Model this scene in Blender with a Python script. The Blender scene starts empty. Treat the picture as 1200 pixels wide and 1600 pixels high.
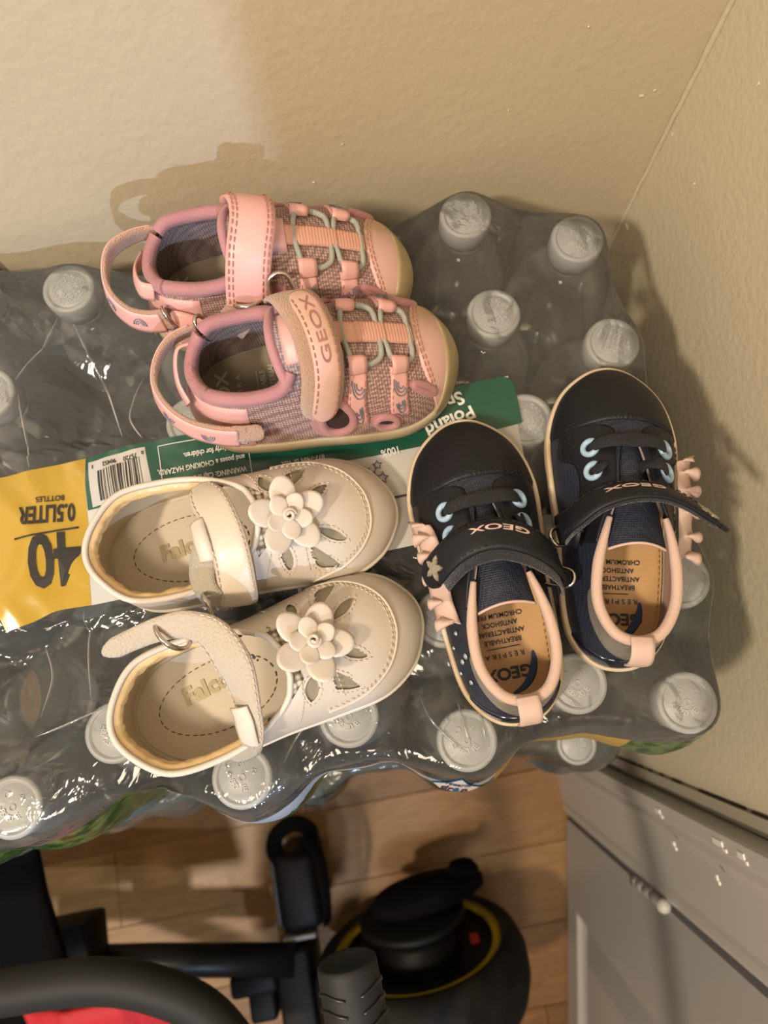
import bpy, bmesh, math, random
from mathutils import Vector, Matrix, noise
from mathutils.bvhtree import BVHTree

random.seed(4)
R = math.radians
SC = bpy.context.scene
COL = SC.collection
MM = 0.001

# ------------------------------------------------------------------ camera, world, lights, exposure
cam_data = bpy.data.cameras.new('camera')
cam = bpy.data.objects.new('camera', cam_data)
COL.objects.link(cam)
cam.matrix_world = Matrix(((0.9828, 0.1833, -0.0207, 0.0), (-0.1835, 0.9595, -0.2137, 0.0),
                           (-0.0194, 0.2138, 0.9767, 1.168), (0, 0, 0, 1)))
cam_data.sensor_fit = 'VERTICAL'
cam_data.sensor_height = 36.0
cam_data.lens = 1110 / 1600 * 36.0
cam_data.clip_start = 0.02
cam_data.dof.use_dof = True
cam_data.dof.focus_distance = 0.335
cam_data.dof.aperture_fstop = 8.5
SC.camera = cam

world = bpy.data.worlds.new('world')
SC.world = world
world.use_nodes = True
world.node_tree.nodes['Background'].inputs[0].default_value = (0.9, 0.86, 0.8, 1)
world.node_tree.nodes['Background'].inputs[1].default_value = 0.30

def add_light(name, kind, loc, energy, color, size=0.1, target=None):
    l = bpy.data.lights.new(name, kind)
    l.energy = energy
    l.color = color
    if kind == 'AREA':
        l.size = size
    else:
        l.shadow_soft_size = size
    o = bpy.data.objects.new(name, l)
    COL.objects.link(o)
    o.location = loc
    if target is not None:
        o.rotation_euler = (Vector(target) - Vector(loc)).to_track_quat('-Z', 'Y').to_euler()
    return o

# the warm ceiling bulb, and a small cool LED lamp farther back in the hall (the edge of the ajar door cuts its light)
add_light('ceiling_bulb', 'POINT', (-1.04, -0.54, 2.32), 118.0, (1.0, 0.835, 0.635), 0.07)
add_light('ceiling_fill', 'POINT', (-0.40, -0.75, 2.42), 56.0, (1.0, 0.825, 0.62), 0.20)  # broad warm lamp added as fill to soften the wall shadows
add_light('hall_led', 'POINT', (0.051, -1.70, 2.05), 84.0, (0.55, 0.72, 1.0), 0.006)

SC.view_settings.view_transform = 'Standard'
SC.view_settings.look = 'None'
SC.view_settings.gamma = 1.0
SC.view_settings.use_curve_mapping = False
SC.view_settings.exposure = 0.0
SC.cycles.transparent_max_bounces = 24
SC.cycles.max_bounces = 10
SC.cycles.transmission_bounces = 8

# ------------------------------------------------------------------ helpers: materials
def mat(name, color, rough=0.6, metal=0.0, bump=None, var=None, coat=0.0, spec=0.5, sheen=0.0, weave=None, sub=0.0):
    """procedural principled material; bump=(scale,strength), var=(scale,color2,contrast), weave=(scale,strength,dark)"""
    m = bpy.data.materials.new(name)
    m.use_nodes = True
    nt = m.node_tree
    N, L = nt.nodes, nt.links
    p = N['Principled BSDF']
    c = (*color, 1)
    p.inputs['Base Color'].default_value = c
    p.inputs['Roughness'].default_value = rough
    p.inputs['Metallic'].default_value = metal
    p.inputs['Specular IOR Level'].default_value = spec
    p.inputs['Coat Weight'].default_value = coat
    p.inputs['Coat Roughness'].default_value = 0.15
    p.inputs['Sheen Weight'].default_value = sheen
    if sub:
        p.inputs['Subsurface Weight'].default_value = sub
        p.inputs['Subsurface Radius'].default_value = (0.004, 0.003, 0.002)
    tc = N.new('ShaderNodeTexCoord')
    col = None
    if var:
        n = N.new('ShaderNodeTexNoise')
        n.inputs['Scale'].default_value = var[0]
        n.inputs['Detail'].default_value = 6
        L.new(tc.outputs['Object'], n.inputs['Vector'])
        r = N.new('ShaderNodeValToRGB')
        r.color_ramp.elements[0].position = 0.5 - var[2]
        r.color_ramp.elements[1].position = 0.5 + var[2]
        r.color_ramp.elements[0].color = c
        r.color_ramp.elements[1].color = (*var[1], 1)
        L.new(n.outputs['Fac'], r.inputs['Fac'])
        col = r.outputs['Color']
    h = None
    if weave:
        w = N.new('ShaderNodeTexVoronoi')
        w.inputs['Scale'].default_value = weave[0]
        w.inputs['Randomness'].default_value = weave[3] if len(weave) > 3 else 0.25
        L.new(tc.outputs['Object'], w.inputs['Vector'])
        mx = N.new('ShaderNodeMix')
        mx.data_type = 'RGBA'
        rr = N.new('ShaderNodeValToRGB')
        rr.color_ramp.elements[0].position = 0.25
        rr.color_ramp.elements[1].position = 0.6
        L.new(w.outputs['Distance'], rr.inputs['Fac'])
        L.new(rr.outputs['Color'], mx.inputs['Factor'])
        if col is not None:
            L.new(col, mx.inputs['A'])
        else:
            mx.inputs['A'].default_value = c
        mx.inputs['B'].default_value = (*weave[2], 1)
        col = mx.outputs['Result']
        inv = N.new('ShaderNodeMath')
        inv.operation = 'SUBTRACT'
        inv.inputs[0].default_value = 1
        L.new(w.outputs['Distance'], inv.inputs[1])
        b = N.new('ShaderNodeBump')
        b.inputs['Strength'].default_value = weave[1]
        b.inputs['Distance'].default_value = 0.0006
        L.new(inv.outputs[0], b.inputs['Height'])
        h = b.outputs['Normal']
    if col is not None:
        L.new(col, p.inputs['Base Color'])
    if bump:
        n2 = N.new('ShaderNodeTexNoise')
        n2.inputs['Scale'].default_value = bump[0]
        n2.inputs['Detail'].default_value = 5
        L.new(tc.outputs['Object'], n2.inputs['Vector'])
        b = N.new('ShaderNodeBump')
        b.inputs['Strength'].default_value = bump[1]
        b.inputs['Distance'].default_value = bump[2] if len(bump) > 2 else 0.001
        L.new(n2.outputs['Fac'], b.inputs['Height'])
        if h is not None:
            L.new(h, b.inputs['Normal'])
        h = b.outputs['Normal']
    if h is not None:
        L.new(h, p.inputs['Normal'])
    return m

def clear_mat(name, color, haze, haze_color, rough=0.08, bump=None, ior=1.45, gloss=1.0, edge=0.0, crease=None):
    """clear plastic: transparent, a little milky haze, and a Fresnel gloss on top"""
    m = bpy.data.materials.new(name)
    m.use_nodes = True
    nt = m.node_tree
    N, L = nt.nodes, nt.links
    out = N['Material Output']
    N.remove(N['Principled BSDF'])
    tr = N.new('ShaderNodeBsdfTransparent')
    tr.inputs[0].default_value = (*color, 1)
    df = N.new('ShaderNodeBsdfDiffuse')
    df.inputs[0].default_value = (*haze_color, 1)
    gl = N.new('ShaderNodeBsdfGlossy')
    gl.inputs['Roughness'].default_value = rough
    gl.inputs['Color'].default_value = (gloss, gloss, gloss, 1)
    fr = N.new('ShaderNodeFresnel')
    fr.inputs[0].default_value = ior
    m1 = N.new('ShaderNodeMixShader')
    m1.inputs[0].default_value = haze
    lw = None
    if edge:
        lw = N.new('ShaderNodeLayerWeight')
        lw.inputs['Blend'].default_value = 0.35
        ma = N.new('ShaderNodeMath')
        ma.operation = 'MULTIPLY_ADD'
        ma.inputs[1].default_value = edge
        ma.inputs[2].default_value = haze
        ma.use_clamp = True
        L.new(lw.outputs['Facing'], ma.inputs[0])
        L.new(ma.outputs[0], m1.inputs[0])
    L.new(tr.outputs[0], m1.inputs[1])
    L.new(df.outputs[0], m1.inputs[2])
    m2 = N.new('ShaderNodeMixShader')
    L.new(fr.outputs[0], m2.inputs[0])
    L.new(m1.outputs[0], m2.inputs[1])
    L.new(gl.outputs[0], m2.inputs[2])
    L.new(m2.outputs[0], out.inputs[0])
    if bump:
        tc = N.new('ShaderNodeTexCoord')
        n2 = N.new('ShaderNodeTexNoise')
        n2.inputs['Scale'].default_value = bump[0]
        n2.inputs['Detail'].default_value = 3
        n2.inputs['Distortion'].default_value = 1.2
        L.new(tc.outputs['Object'], n2.inputs['Vector'])
        b = N.new('ShaderNodeBump')
        b.inputs['Strength'].default_value = bump[1]
        b.inputs['Distance'].default_value = bump[2]
        L.new(n2.outputs['Fac'], b.inputs['Height'])
        if crease:
            wn = N.new('ShaderNodeTexNoise')
            wn.inputs['Scale'].default_value = crease[0] * 0.6
            L.new(tc.outputs['Object'], wn.inputs['Vector'])
            mv = N.new('ShaderNodeVectorMath')
            mv.operation = 'MULTIPLY_ADD'
            mv.inputs[1].default_value = (0.05, 0.05, 0.05)
            L.new(wn.outputs['Color'], mv.inputs[0])
            L.new(tc.outputs['Object'], mv.inputs[2])
            vo = N.new('ShaderNodeTexVoronoi')
            vo.feature = 'DISTANCE_TO_EDGE'
            vo.inputs['Scale'].default_value = crease[0]
            L.new(mv.outputs[0], vo.inputs['Vector'])
            rp = N.new('ShaderNodeValToRGB')
            rp.color_ramp.elements[0].color = (1, 1, 1, 1)
            rp.color_ramp.elements[1].color = (0, 0, 0, 1)
            rp.color_ramp.elements[1].position = 0.16
            L.new(vo.outputs['Distance'], rp.inputs['Fac'])
            b2 = N.new('ShaderNodeBump')
            b2.inputs['Strength'].default_value = crease[1]
            b2.inputs['Distance'].default_value = crease[2]
            L.new(rp.outputs[0], b2.inputs['Height'])
            L.new(b.outputs[0], b2.inputs['Normal'])
            b = b2
        for x in (gl, fr):
            L.new(b.outputs[0], x.inputs['Normal'])
    return m

# ------------------------------------------------------------------ helpers: objects
def link(name, verts, faces, material, parent=None, smooth=True, scale=1.0, kind=None):
    me = bpy.data.meshes.new(name)
    me.from_pydata([(v[0] * scale, v[1] * scale, v[2] * scale) for v in verts], [], faces)
    if smooth:
        me.polygons.foreach_set('use_smooth', [True] * len(me.polygons))
    me.materials.append(material)
    me.update()
    o = bpy.data.objects.new(name, me)
    COL.objects.link(o)
    o.parent = parent
    if kind:
        o['kind'] = kind
    return o

def recalc(o):
    bm = bmesh.new()
    bm.from_mesh(o.data)
    bmesh.ops.recalc_face_normals(bm, faces=bm.faces)
    bm.to_mesh(o.data)
    bm.free()
    return o

def empty(name, loc=(0, 0, 0), rz=0.0):
    o = bpy.data.objects.new(name, None)
    COL.objects.link(o)
    o.location = loc
    o.rotation_euler = (0, 0, rz)
    o.empty_display_size = 0.02
    return o

def tag(o, label, cat, group=None):
    o['label'] = label
    o['category'] = cat
    if group:
        o['group'] = group
    return o

def struct(o):
    o['kind'] = 'structure'
    return o

class MB:
    """collects geometry, then links it as one mesh object"""
    def __init__(s):
        s.v, s.f = [], []
    def add(s, v, f):
        n = len(s.v)
        s.v += [tuple(p) for p in v]
        s.f += [tuple(i + n for i in q) for q in f]
        return s
    def build(s, name, material, parent=None, smooth=True, scale=1.0, kind=None):
        return link(name, s.v, s.f, material, parent, smooth, scale, kind)

def box(c, s, bev=0.0, rot=None):
    """verts, faces of a box (chamfered when bev>0); c centre, s full size"""
    bm = bmesh.new()
    bmesh.ops.create_cube(bm, size=1.0)
    for v in bm.verts:
        v.co = Vector((v.co.x * s[0], v.co.y * s[1], v.co.z * s[2]))
    if bev > 0:
        bmesh.ops.bevel(bm, geom=bm.edges[:], offset=bev, segments=2, affect='EDGES', profile=0.5)
    M = Matrix.Translation(Vector(c)) @ (rot.to_4x4() if rot is not None else Matrix())
    v = [tuple(M @ p.co) for p in bm.verts]
    bm.verts.index_update()
    f = [tuple(x.index for x in q.verts) for q in bm.faces]
    bm.free()
    return v, f

def lathe(profile, n=48, cap=True, fn=None):
    v, f = [], []
    for k, (r, z) in enumerate(profile):
        for i in range(n):
            a = 2 * math.pi * i / n
            rr = r + (fn(k, i) if fn else 0)
            v.append((rr * math.cos(a), rr * math.sin(a), z))
    m = len(profile)
    for k in range(m - 1):
        for i in range(n):
            j = (i + 1) % n
            f.append((k * n + i, k * n + j, (k + 1) * n + j, (k + 1) * n + i))
    if cap:
        f.append(tuple(reversed(range(n))))
        f.append(tuple((m - 1) * n + i for i in range(n)))
    return v, f

def cr(pts, n, closed=False):
    """Catmull-Rom resample to n points (any dimension, as tuples)"""
    P = [tuple(map(float, p)) for p in pts]
    m = len(P)
    out = []
    segs = m if closed else m - 1
    for i in range(n):
        t = i / n * segs if closed else i / (n - 1) * segs
        k = min(int(t), segs - 1)
        u = t - k
        g = (lambda j: P[j % m]) if closed else (lambda j: P[max(0, min(m - 1, j))])
        a, b, c, d = g(k - 1), g(k), g(k + 1), g(k + 2)
        out.append(tuple(0.5 * (2 * b[q] + (c[q] - a[q]) * u + (2 * a[q] - 5 * b[q] + 4 * c[q] - d[q]) * u * u
                                + (3 * b[q] - a[q] - 3 * c[q] + d[q]) * u ** 3) for q in range(len(b))))
    return out

def frames(P, closed):
    n = len(P)
    P = [Vector(p) for p in P]
    T = []
    for i in range(n):
        a = P[(i - 1) % n] if closed or i > 0 else P[i]
        b = P[(i + 1) % n] if closed or i < n - 1 else P[i]
        T.append((b - a).normalized())
    u = Vector((0, 0, 1))
    if abs(T[0].dot(u)) > 0.9:
        u = Vector((0, 1, 0))
    u = (u - T[0] * u.dot(T[0])).normalized()
    U = [u]
    for i in range(1, n):
        u = U[-1] - T[i] * U[-1].dot(T[i])
        U.append(u.normalized())
    return P, T, U

def tube(pts, rad, closed=False, seg=10, flat=1.0, rib=None):
    """tube along pts; rad number or list; flat squashes one axis; rib=(count, depth) rings along it"""
    P, T, U = frames(pts, closed)
    n = len(P)
    v, f = [], []
    for i in range(n):
        W = T[i].cross(U[i])
        r = rad[i] if hasattr(rad, '__len__') else rad
        if rib and i % 2:
            r *= rib
        for k in range(seg):
            a = 2 * math.pi * k / seg
            v.append(P[i] + (U[i] * math.cos(a) * flat + W * math.sin(a)) * r)
    for i in range(n if closed else n - 1):
        j = (i + 1) % n
        for k in range(seg):
            l = (k + 1) % seg
            f.append((i * seg + k, j * seg + k, j * seg + l, i * seg + l))
    if not closed:
        f.append(tuple(range(seg)))
        f.append(tuple(reversed([(n - 1) * seg + k for k in range(seg)])))
    return v, f

def ribbon(pts, width, thick, nrm=None, closed=False, cross=5, round_ends=False, crown=0.0):
    """flat band along pts: width (number or list) across, thick along the normal nrm (vector, list or None = up)"""
    P = [Vector(p) for p in pts]
    n = len(P)
    v, f = [], []
    nc = cross
    for i in range(n):
        a = P[(i - 1) % n] if closed or i > 0 else P[i]
        b = P[(i + 1) % n] if closed or i < n - 1 else P[i]
        T = (b - a).normalized()
        N = Vector(nrm[i]) if isinstance(nrm, list) else Vector(nrm or (0, 0, 1))
        S = T.cross(N)
        S.normalize()
        N = S.cross(T).normalized()
        w = width[i] if hasattr(width, '__len__') else width
        if round_ends and not closed:
            e = min(i, n - 1 - i) / (n - 1) * sum((P[j + 1] - P[j]).length for j in range(n - 1))
            h = w / 2
            if e < h:
                w = 2 * math.sqrt(max(1e-6, h * h - (h - e) ** 2)) * 0.999 + 0.02 * w
        for k in range(nc):
            s = -1 + 2 * k / (nc - 1)
            edge = 0.55 if abs(s) > 0.99 else 1.0
            v.append(P[i] + S * (s * w / 2) + N * (thick / 2 * edge + crown * (1 - s * s)))
        for k in range(nc):
            s = 1 - 2 * k / (nc - 1)
            edge = 0.55 if abs(s) > 0.99 else 1.0
            v.append(P[i] + S * (s * w / 2) + N * (-thick / 2 * edge + crown * (1 - s * s)))
    m = 2 * nc
    for i in range(n if closed else n - 1):
        j = (i + 1) % n
        for k in range(m):
            l = (k + 1) % m
            f.append((i * m + k, i * m + l, j * m + l, j * m + k))
    if not closed:
        f.append(tuple(reversed(range(m))))
        f.append(tuple((n - 1) * m + k for k in range(m)))
    return v, f

_text_cache = {}
def text_geo(body, size, bold=0.0, depth=0.0002, align='LEFT', xs=1.0):
    """filled lettering as verts, faces in its own plane (x right, y up)"""
    key = (body, size, bold, depth, align, xs)
    if key not in _text_cache:
        cu = bpy.data.curves.new('lettering', 'FONT')
        cu.body = body
        cu.size = size
        cu.offset = bold
        cu.extrude = depth
        cu.align_x = align
        cu.resolution_u = 3
        o = bpy.data.objects.new('lettering', cu)
        COL.objects.link(o)
        dg = bpy.context.evaluated_depsgraph_get()
        me = o.evaluated_get(dg).to_mesh()
        _text_cache[key] = ([(v.co.x * xs, v.co.y, v.co.z) for v in me.vertices], [tuple(p.vertices) for p in me.polygons])
        o.evaluated_get(dg).to_mesh_clear()
        bpy.data.objects.remove(o)
        bpy.data.curves.remove(cu)
    return _text_cache[key]

def place(geo, loc, ang=0.0, mirror=False, zf=None):
    """rotate by ang about z and move; zf(x,y) drapes the lettering"""
    v, f = geo
    c, s = math.cos(ang), math.sin(ang)
    o = []
    for x, y, z in v:
        X, Y = loc[0] + c * x - s * y, loc[1] + s * x + c * y
        o.append((X, Y, (zf(X, Y) if zf else loc[2]) + z))
    return o, f
# ------------------------------------------------------------------ room shell
def wall_mat(name, c1, c2, bs=90, st=0.35):
    m = mat(name, c1, 0.42, var=(2.2, c2, 0.25), bump=(bs, st, 0.0028), spec=0.4)
    return m

M_wall = wall_mat('cream_wall_paint', (0.60, 0.515, 0.375), (0.57, 0.485, 0.35), 170, 0.16)
M_wall2 = wall_mat('cream_wall_paint_brushed', (0.62, 0.55, 0.41), (0.58, 0.51, 0.375), 200, 0.22)
M_trim = mat('white_gloss_trim', (0.46, 0.435, 0.41), 0.32, bump=(60, 0.12, 0.002))
M_band = mat('beige_edge_paint', (0.42, 0.38, 0.30), 0.5, bump=(80, 0.2, 0.002))
M_ceil = mat('ceiling_paint', (0.75, 0.72, 0.66), 0.8)
M_crack = mat('dark_crack', (0.02, 0.015, 0.01), 0.9)
XW, YW = 0.222, 0.285

def struct_box(name, lo, hi, m, bev=0.0):
    c = [(a + b) / 2 for a, b in zip(lo, hi)]
    s = [b - a for a, b in zip(lo, hi)]
    return struct(link(name, *box(c, s, bev), m, smooth=False))

struct_box('wall_back', (-1.5, YW, -0.02), (XW + 0.12, YW + 0.1, 2.42), M_wall)
struct_box('wall_right', (XW, -0.141, -0.02), (XW + 0.1, YW + 0.05, 2.42), M_wall2)
# above the door opening, and beyond it
w_over = struct_box('wall_over_door', (XW, -1.22, 2.06), (XW + 0.1, -0.141, 2.42), M_wall2)
struct_box('wall_beyond_door', (XW, -1.9, -0.02), (XW + 0.1, -1.22, 2.42), M_wall2)

# caulk ridge in the corner
pts = []
for i in range(60):
    z = 0.55 + i * 0.012
    pts.append((XW - 0.0008 + 0.0008 * noise.noise((i * .6, 3, 1)), YW - 0.0012 + 0.0006 * noise.noise((i * .8, 1, 5)), z))
rads = [0.0016 + 0.0014 * max(0, noise.noise((i * .45, 9, 2))) for i in range(60)]
struct(link('trim_corner', *tube(pts, rads, seg=7), M_wall2))
# paint flecks on the corner and the walls
fl = MB()
rnd = random.Random(3)
for i in range(34):
    z = 0.70 + rnd.random() * 0.42
    r = rnd.uniform(0.0006, 0.0016)
    if rnd.random() < .6:
        c = (XW - 0.0004, YW - rnd.random() ** 2 * 0.12 - 0.002, z)
        s = (r * .6, r, r * rnd.uniform(1, 3))
    else:
        c = (XW - 0.01 - rnd.random() * 0.4, YW - 0.0004, z)
        s = (r * rnd.uniform(1, 2.4), r * .6, r)
    fl.add(*box(c, s, min(s) * .3, Matrix.Rotation(rnd.uniform(0, 3), 3, 'X' if c[0] > XW - .001 else 'Y')))
o = fl.build('trim_flecks', mat('paint_fleck', (0.72, 0.66, 0.55), 0.3), smooth=False)
struct(o)

# ---- floor: slab + planks
floor = struct_box('floor', (-1.6, -1.9, -0.05), (XW + 0.1, YW + 0.1, -0.0085), mat('subfloor', (0.10, 0.06, 0.03), 0.8))
def plank_mat(name, c1, c2, seed):
    m = bpy.data.materials.new(name)
    m.use_nodes = True
    N, L = m.node_tree.nodes, m.node_tree.links
    p = N['Principled BSDF']
    tc = N.new('ShaderNodeTexCoord')
    mp = N.new('ShaderNodeMapping')
    mp.inputs['Location'].default_value = (seed * 3.1, seed * 1.7, seed)
    mp.inputs['Scale'].default_value = (1.6, 13, 8)
    L.new(tc.outputs['Object'], mp.inputs['Vector'])
    n = N.new('ShaderNodeTexNoise')
    n.inputs['Scale'].default_value = 3.2
    n.inputs['Detail'].default_value = 4
    n.inputs['Distortion'].default_value = 1.1
    L.new(mp.outputs[0], n.inputs['Vector'])
    w = N.new('ShaderNodeTexNoise')
    mp2 = N.new('ShaderNodeMapping')
    mp2.inputs['Scale'].default_value = (8, 260, 1)
    L.new(tc.outputs['Object'], mp2.inputs['Vector'])
    L.new(mp2.outputs[0], w.inputs['Vector'])
    w.inputs['Scale'].default_value = 1.0
    w.inputs['Detail'].default_value = 3
    mw = N.new('ShaderNodeMath')
    mw.operation = 'MULTIPLY'
    mw.inputs[1].default_value = 9.0
    L.new(n.outputs['Fac'], mw.inputs[0])
    fr = N.new('ShaderNodeMath')
    fr.operation = 'PINGPONG'
    fr.inputs[1].default_value = 0.5
    L.new(mw.outputs[0], fr.inputs[0])
    ad = N.new('ShaderNodeMath')
    ad.operation = 'MULTIPLY_ADD'
    ad.inputs[1].default_value = 0.55
    L.new(w.outputs['Fac'], ad.inputs[0])
    L.new(fr.outputs[0], ad.inputs[2])
    r = N.new('ShaderNodeValToRGB')
    r.color_ramp.elements[0].color = (*c1, 1)
    r.color_ramp.elements[1].color = (*c2, 1)
    r.color_ramp.elements[0].position = 0.15
    r.color_ramp.elements[1].position = 0.8
    L.new(ad.outputs[0], r.inputs['Fac'])
    L.new(r.outputs[0], p.inputs['Base Color'])
    p.inputs['Roughness'].default_value = 0.38
    p.inputs['Specular IOR Level'].default_value = 0.45
    return m
PM = [plank_mat('oak_plank_%s' % s, a, b, i) for i, (s, a, b) in enumerate((
    ('honey', (0.20, 0.092, 0.027), (0.30, 0.155, 0.050)), ('brown', (0.125, 0.052, 0.016), (0.21, 0.101, 0.033)),
    ('pale', (0.22, 0.108, 0.034), (0.32, 0.178, 0.063)), ('amber', (0.165, 0.072, 0.022), (0.26, 0.128, 0.042))))]
edges_y = [0.13 - 0.107 * k for k in range(12)]
pk = 0
offs = [(-0.35,), (-0.62, 0.08), (-0.18,), (-0.48,), (-0.75, -0.02), (-0.3,), (-0.55, 0.12), (-0.12,), (-0.42,), (-0.7, 0.05), (-0.25,)]
for k in range(11):
    xs = [-1.45] + list(offs[k]) + [XW]
    for j in range(len(xs) - 1):
        y1, y0 = edges_y[k], edges_y[k + 1]
        x0, x1 = xs[j], xs[j + 1]
        v, f = box(((x0 + x1) / 2, (y0 + y1) / 2, -0.004), (x1 - x0 - 0.0008, y1 - y0 - 0.0008, 0.008), 0.0006)
        link('plank', v, f, PM[(k * 3 + j * 2 + (k // 2)) % 4], floor, smooth=False)

# ---- door casing on the right wall (profile swept up) and the ajar door
def casing(name, prof, z0, z1, to_world, m):
    """prof: list of (along, out); to_world maps (along,out,z)"""
    v, f = [], []
    n = len(prof)
    for z in (z0, z1):
        for a, b in prof:
            v.append(to_world(a, b, z))
    for i in range(n):
        j = (i + 1) % n
        f.append((i, j, n + j, n + i))
    f.append(tuple(range(n)))
    f.append(tuple(reversed(range(n, 2 * n))))
    return recalc(link(name, v, f, m, smooth=False))
tw = lambda a, b, z: (XW - b, -0.140 - a, z)
band = struct(casing('trim_band', [(0, -0.01), (0, 0.004), (0.011, 0.006), (0.012, -0.01)], 0, 2.12, tw, M_band))
prof = [(0.0125, -0.02), (0.0125, 0.019), (0.014, 0.021), (0.026, 0.0215), (0.029, 0.019), (0.031, 0.0145), (0.035, 0.0135), (0.040, 0.0155),
        (0.044, 0.0145), (0.047, 0.0115), (0.052, 0.0105), (0.104, 0.0095), (0.108, 0.0115), (0.114, 0.0125), (0.119, 0.0115), (0.1205, 0.009), (0.1205, -0.02)]
struct(casing('trim_casing', prof, 0, 2.06, tw, M_trim))
tw2 = lambda a, b, z: (XW - b, -1.22 + a, z)
struct(casing('trim_casing_far', prof, 0, 2.06, tw2, M_trim))
# crack line between band and wall
cp = MB()
rnd = random.Random(8)
z = 0.33
while z < 0.75:
    l = rnd.uniform(0.004, 0.03)
    if rnd.random() < .6:
        cp.add(*box((XW - 0.0015, -0.1395, z + l / 2), (0.0012, 0.0012, l)))
    z += l + rnd.uniform(0, 0.012)
struct(cp.build('trim_crack', M_crack, smooth=False))
chips = MB()
for z, y, l in ((0.50, -0.1625, .012), (0.62, -0.161, .016), (0.655, -0.1615, .01), (0.52, -0.185, .006), (0.60, -0.19, .004)):
    chips.add(*box((XW - 0.0214, y, z), (0.0014, 0.005, l), 0.0005))
    chips.add(*box((XW - 0.0214, y - .003, z + l * .6), (0.0016, 0.003, l * .4), 0.0005))
struct(chips.build('trim_paint_chips', mat('chipped_paint', (0.8, 0.77, 0.7), 0.25), smooth=False))

door = empty('door_1', (XW - 0.0115, -0.2635, 0.0), R(-180 - 78.8 + 360))
struct(door)
# door local frame: x along the leaf from the hinge, y towards the viewer side (room)
DL = 0.80
M_door = mat('white_door_paint', (0.38, 0.36, 0.35), 0.4, bump=(50, 0.1, 0.002))
def dpart(name, lo, hi, m=M_door, bev=0.0):
    c = [(a + b) / 2 for a, b in zip(lo, hi)]
    return link(name, *box(c, [b - a for a, b in zip(lo, hi)], bev), m, door, smooth=False)
dth = 0.036
zb = 0.008
door.rotation_euler = (0, 0, R(-103.2))
# the leaf: stiles and rails around two raised panels
st = 0.117
dpart('stile', (0.004, 0, zb), (st, dth, 2.03))
dpart('stile', (DL - st, 0, zb), (DL, dth, 2.03))
for z0, z1 in ((zb, 0.066), (0.80, 0.93), (1.92, 2.03)):
    dpart('rail', (st, 0, z0), (DL - st, dth, z1))
for z0, z1 in ((0.066, 0.80), (0.93, 1.92)):
    v, f = [], []
    rings = [(0.0, 0.0), (0.004, 0.007), (0.010, 0.011), (0.016, 0.011), (0.046, 0.0025), (0.052, 0.0015)]
    for ins, dep in rings:
        v += [(st + ins, dep, z0 + ins), (DL - st - ins, dep, z0 + ins), (DL - st - ins, dep, z1 - ins), (st + ins, dep, z1 - ins)]
    for k in range(len(rings) - 1):
        for i in range(4):
            j = (i + 1) % 4
            f.append((k * 4 + i, k * 4 + j, k * 4 + 4 + j, k * 4 + 4 + i))
    e = (len(rings) - 1) * 4
    f.append((e, e + 1, e + 2, e + 3))
    link('panel', v, f, M_door, door, smooth=False)
# painted butt hinge: knuckle barrel with seams and a ball tip
hb = MB()
prof = []
for z, r in ((0.338, .0042), (0.352, .0046), (0.3525, .0040), (0.3535, .0040), (0.354, .0050), (0.372, .0050), (0.3725, .0042), (0.3735, .0042),
             (0.374, .0050), (0.392, .0050), (0.3925, .0042), (0.3935, .0042), (0.394, .0048), (0.412, .0048), (0.4125, .0042), (0.418, .0040)):
    prof.append((r, z))
v, f = lathe(prof, 16)
hb.add([(x + 0.001, y - 0.004, z) for x, y, z in v], f)
hinge = hb.build('hinge', M_trim, door)
sp = [(0.0002 + 0.0066 * math.sin(math.pi * i / 12), 0.4245 - 0.0068 * math.cos(math.pi * i / 12)) for i in range(13)]
v, f = lathe(sp, 20)
link('ball_tip', [(x + 0.001, y - 0.004, z) for x, y, z in v], f, mat('white_ball_tip', (0.72, 0.71, 0.66), 0.3), hinge)
v, f = box((0.004, -0.0025, 0.329), (0.010, 0.004, 0.012), 0.0008)
link('hinge_leaf', v, f, mat('bare_brass', (0.25, 0.17, 0.08), 0.5, 0.5), hinge)

# ---- casing of another doorway on the back wall, far left
tb = lambda a, b, z: (-0.199 - a, YW - b, z)
struct(casing('trim_band_left', [(0, -0.01), (0, 0.004), (0.018, 0.006), (0.019, -0.01)], 0, 2.12, tb, M_band))
prof2 = [(0.0195, -0.02), (0.0195, 0.014), (0.021, 0.016), (0.030, 0.0165), (0.033, 0.013), (0.037, 0.013), (0.041, 0.011), (0.09, 0.010), (0.1, -0.02)]
struct(casing('trim_casing_left', prof2, 0, 2.06, tb, M_trim))
cp = MB()
rnd = random.Random(5)
z = 0.70
while z < 0.82:
    l = rnd.uniform(0.006, 0.02)
    cp.add(*box((-0.2075 + rnd.uniform(-.001, .001), YW - 0.0055, z + l / 2), (0.0014, 0.0012, l)))
    z += l + rnd.uniform(0, 0.003)
struct(cp.build('trim_crack_left', M_crack, smooth=False))
# ------------------------------------------------------------------ water bottles and the shrink film around them
M_bottle = clear_mat('bottle_plastic', (0.93, 0.94, 0.93), 0.03, (0.55, 0.56, 0.55), 0.06, ior=1.55, edge=.42)
M_cap = mat('cap_translucent_white', (0.365, 0.372, 0.378), 0.40, spec=0.45, bump=(900, .25, .0004))
M_capmark = mat('cap_emboss', (0.50, 0.51, 0.52), 0.35)
M_water = clear_mat('water', (0.86, 0.88, 0.87), 0.03, (0.45, 0.46, 0.45), 0.03, ior=1.33, edge=.18)
M_sleeve = mat('bottle_paper_sleeve', (0.10, 0.17, 0.13), 0.5, var=(14, (0.24, 0.30, 0.33), 0.2))

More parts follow.
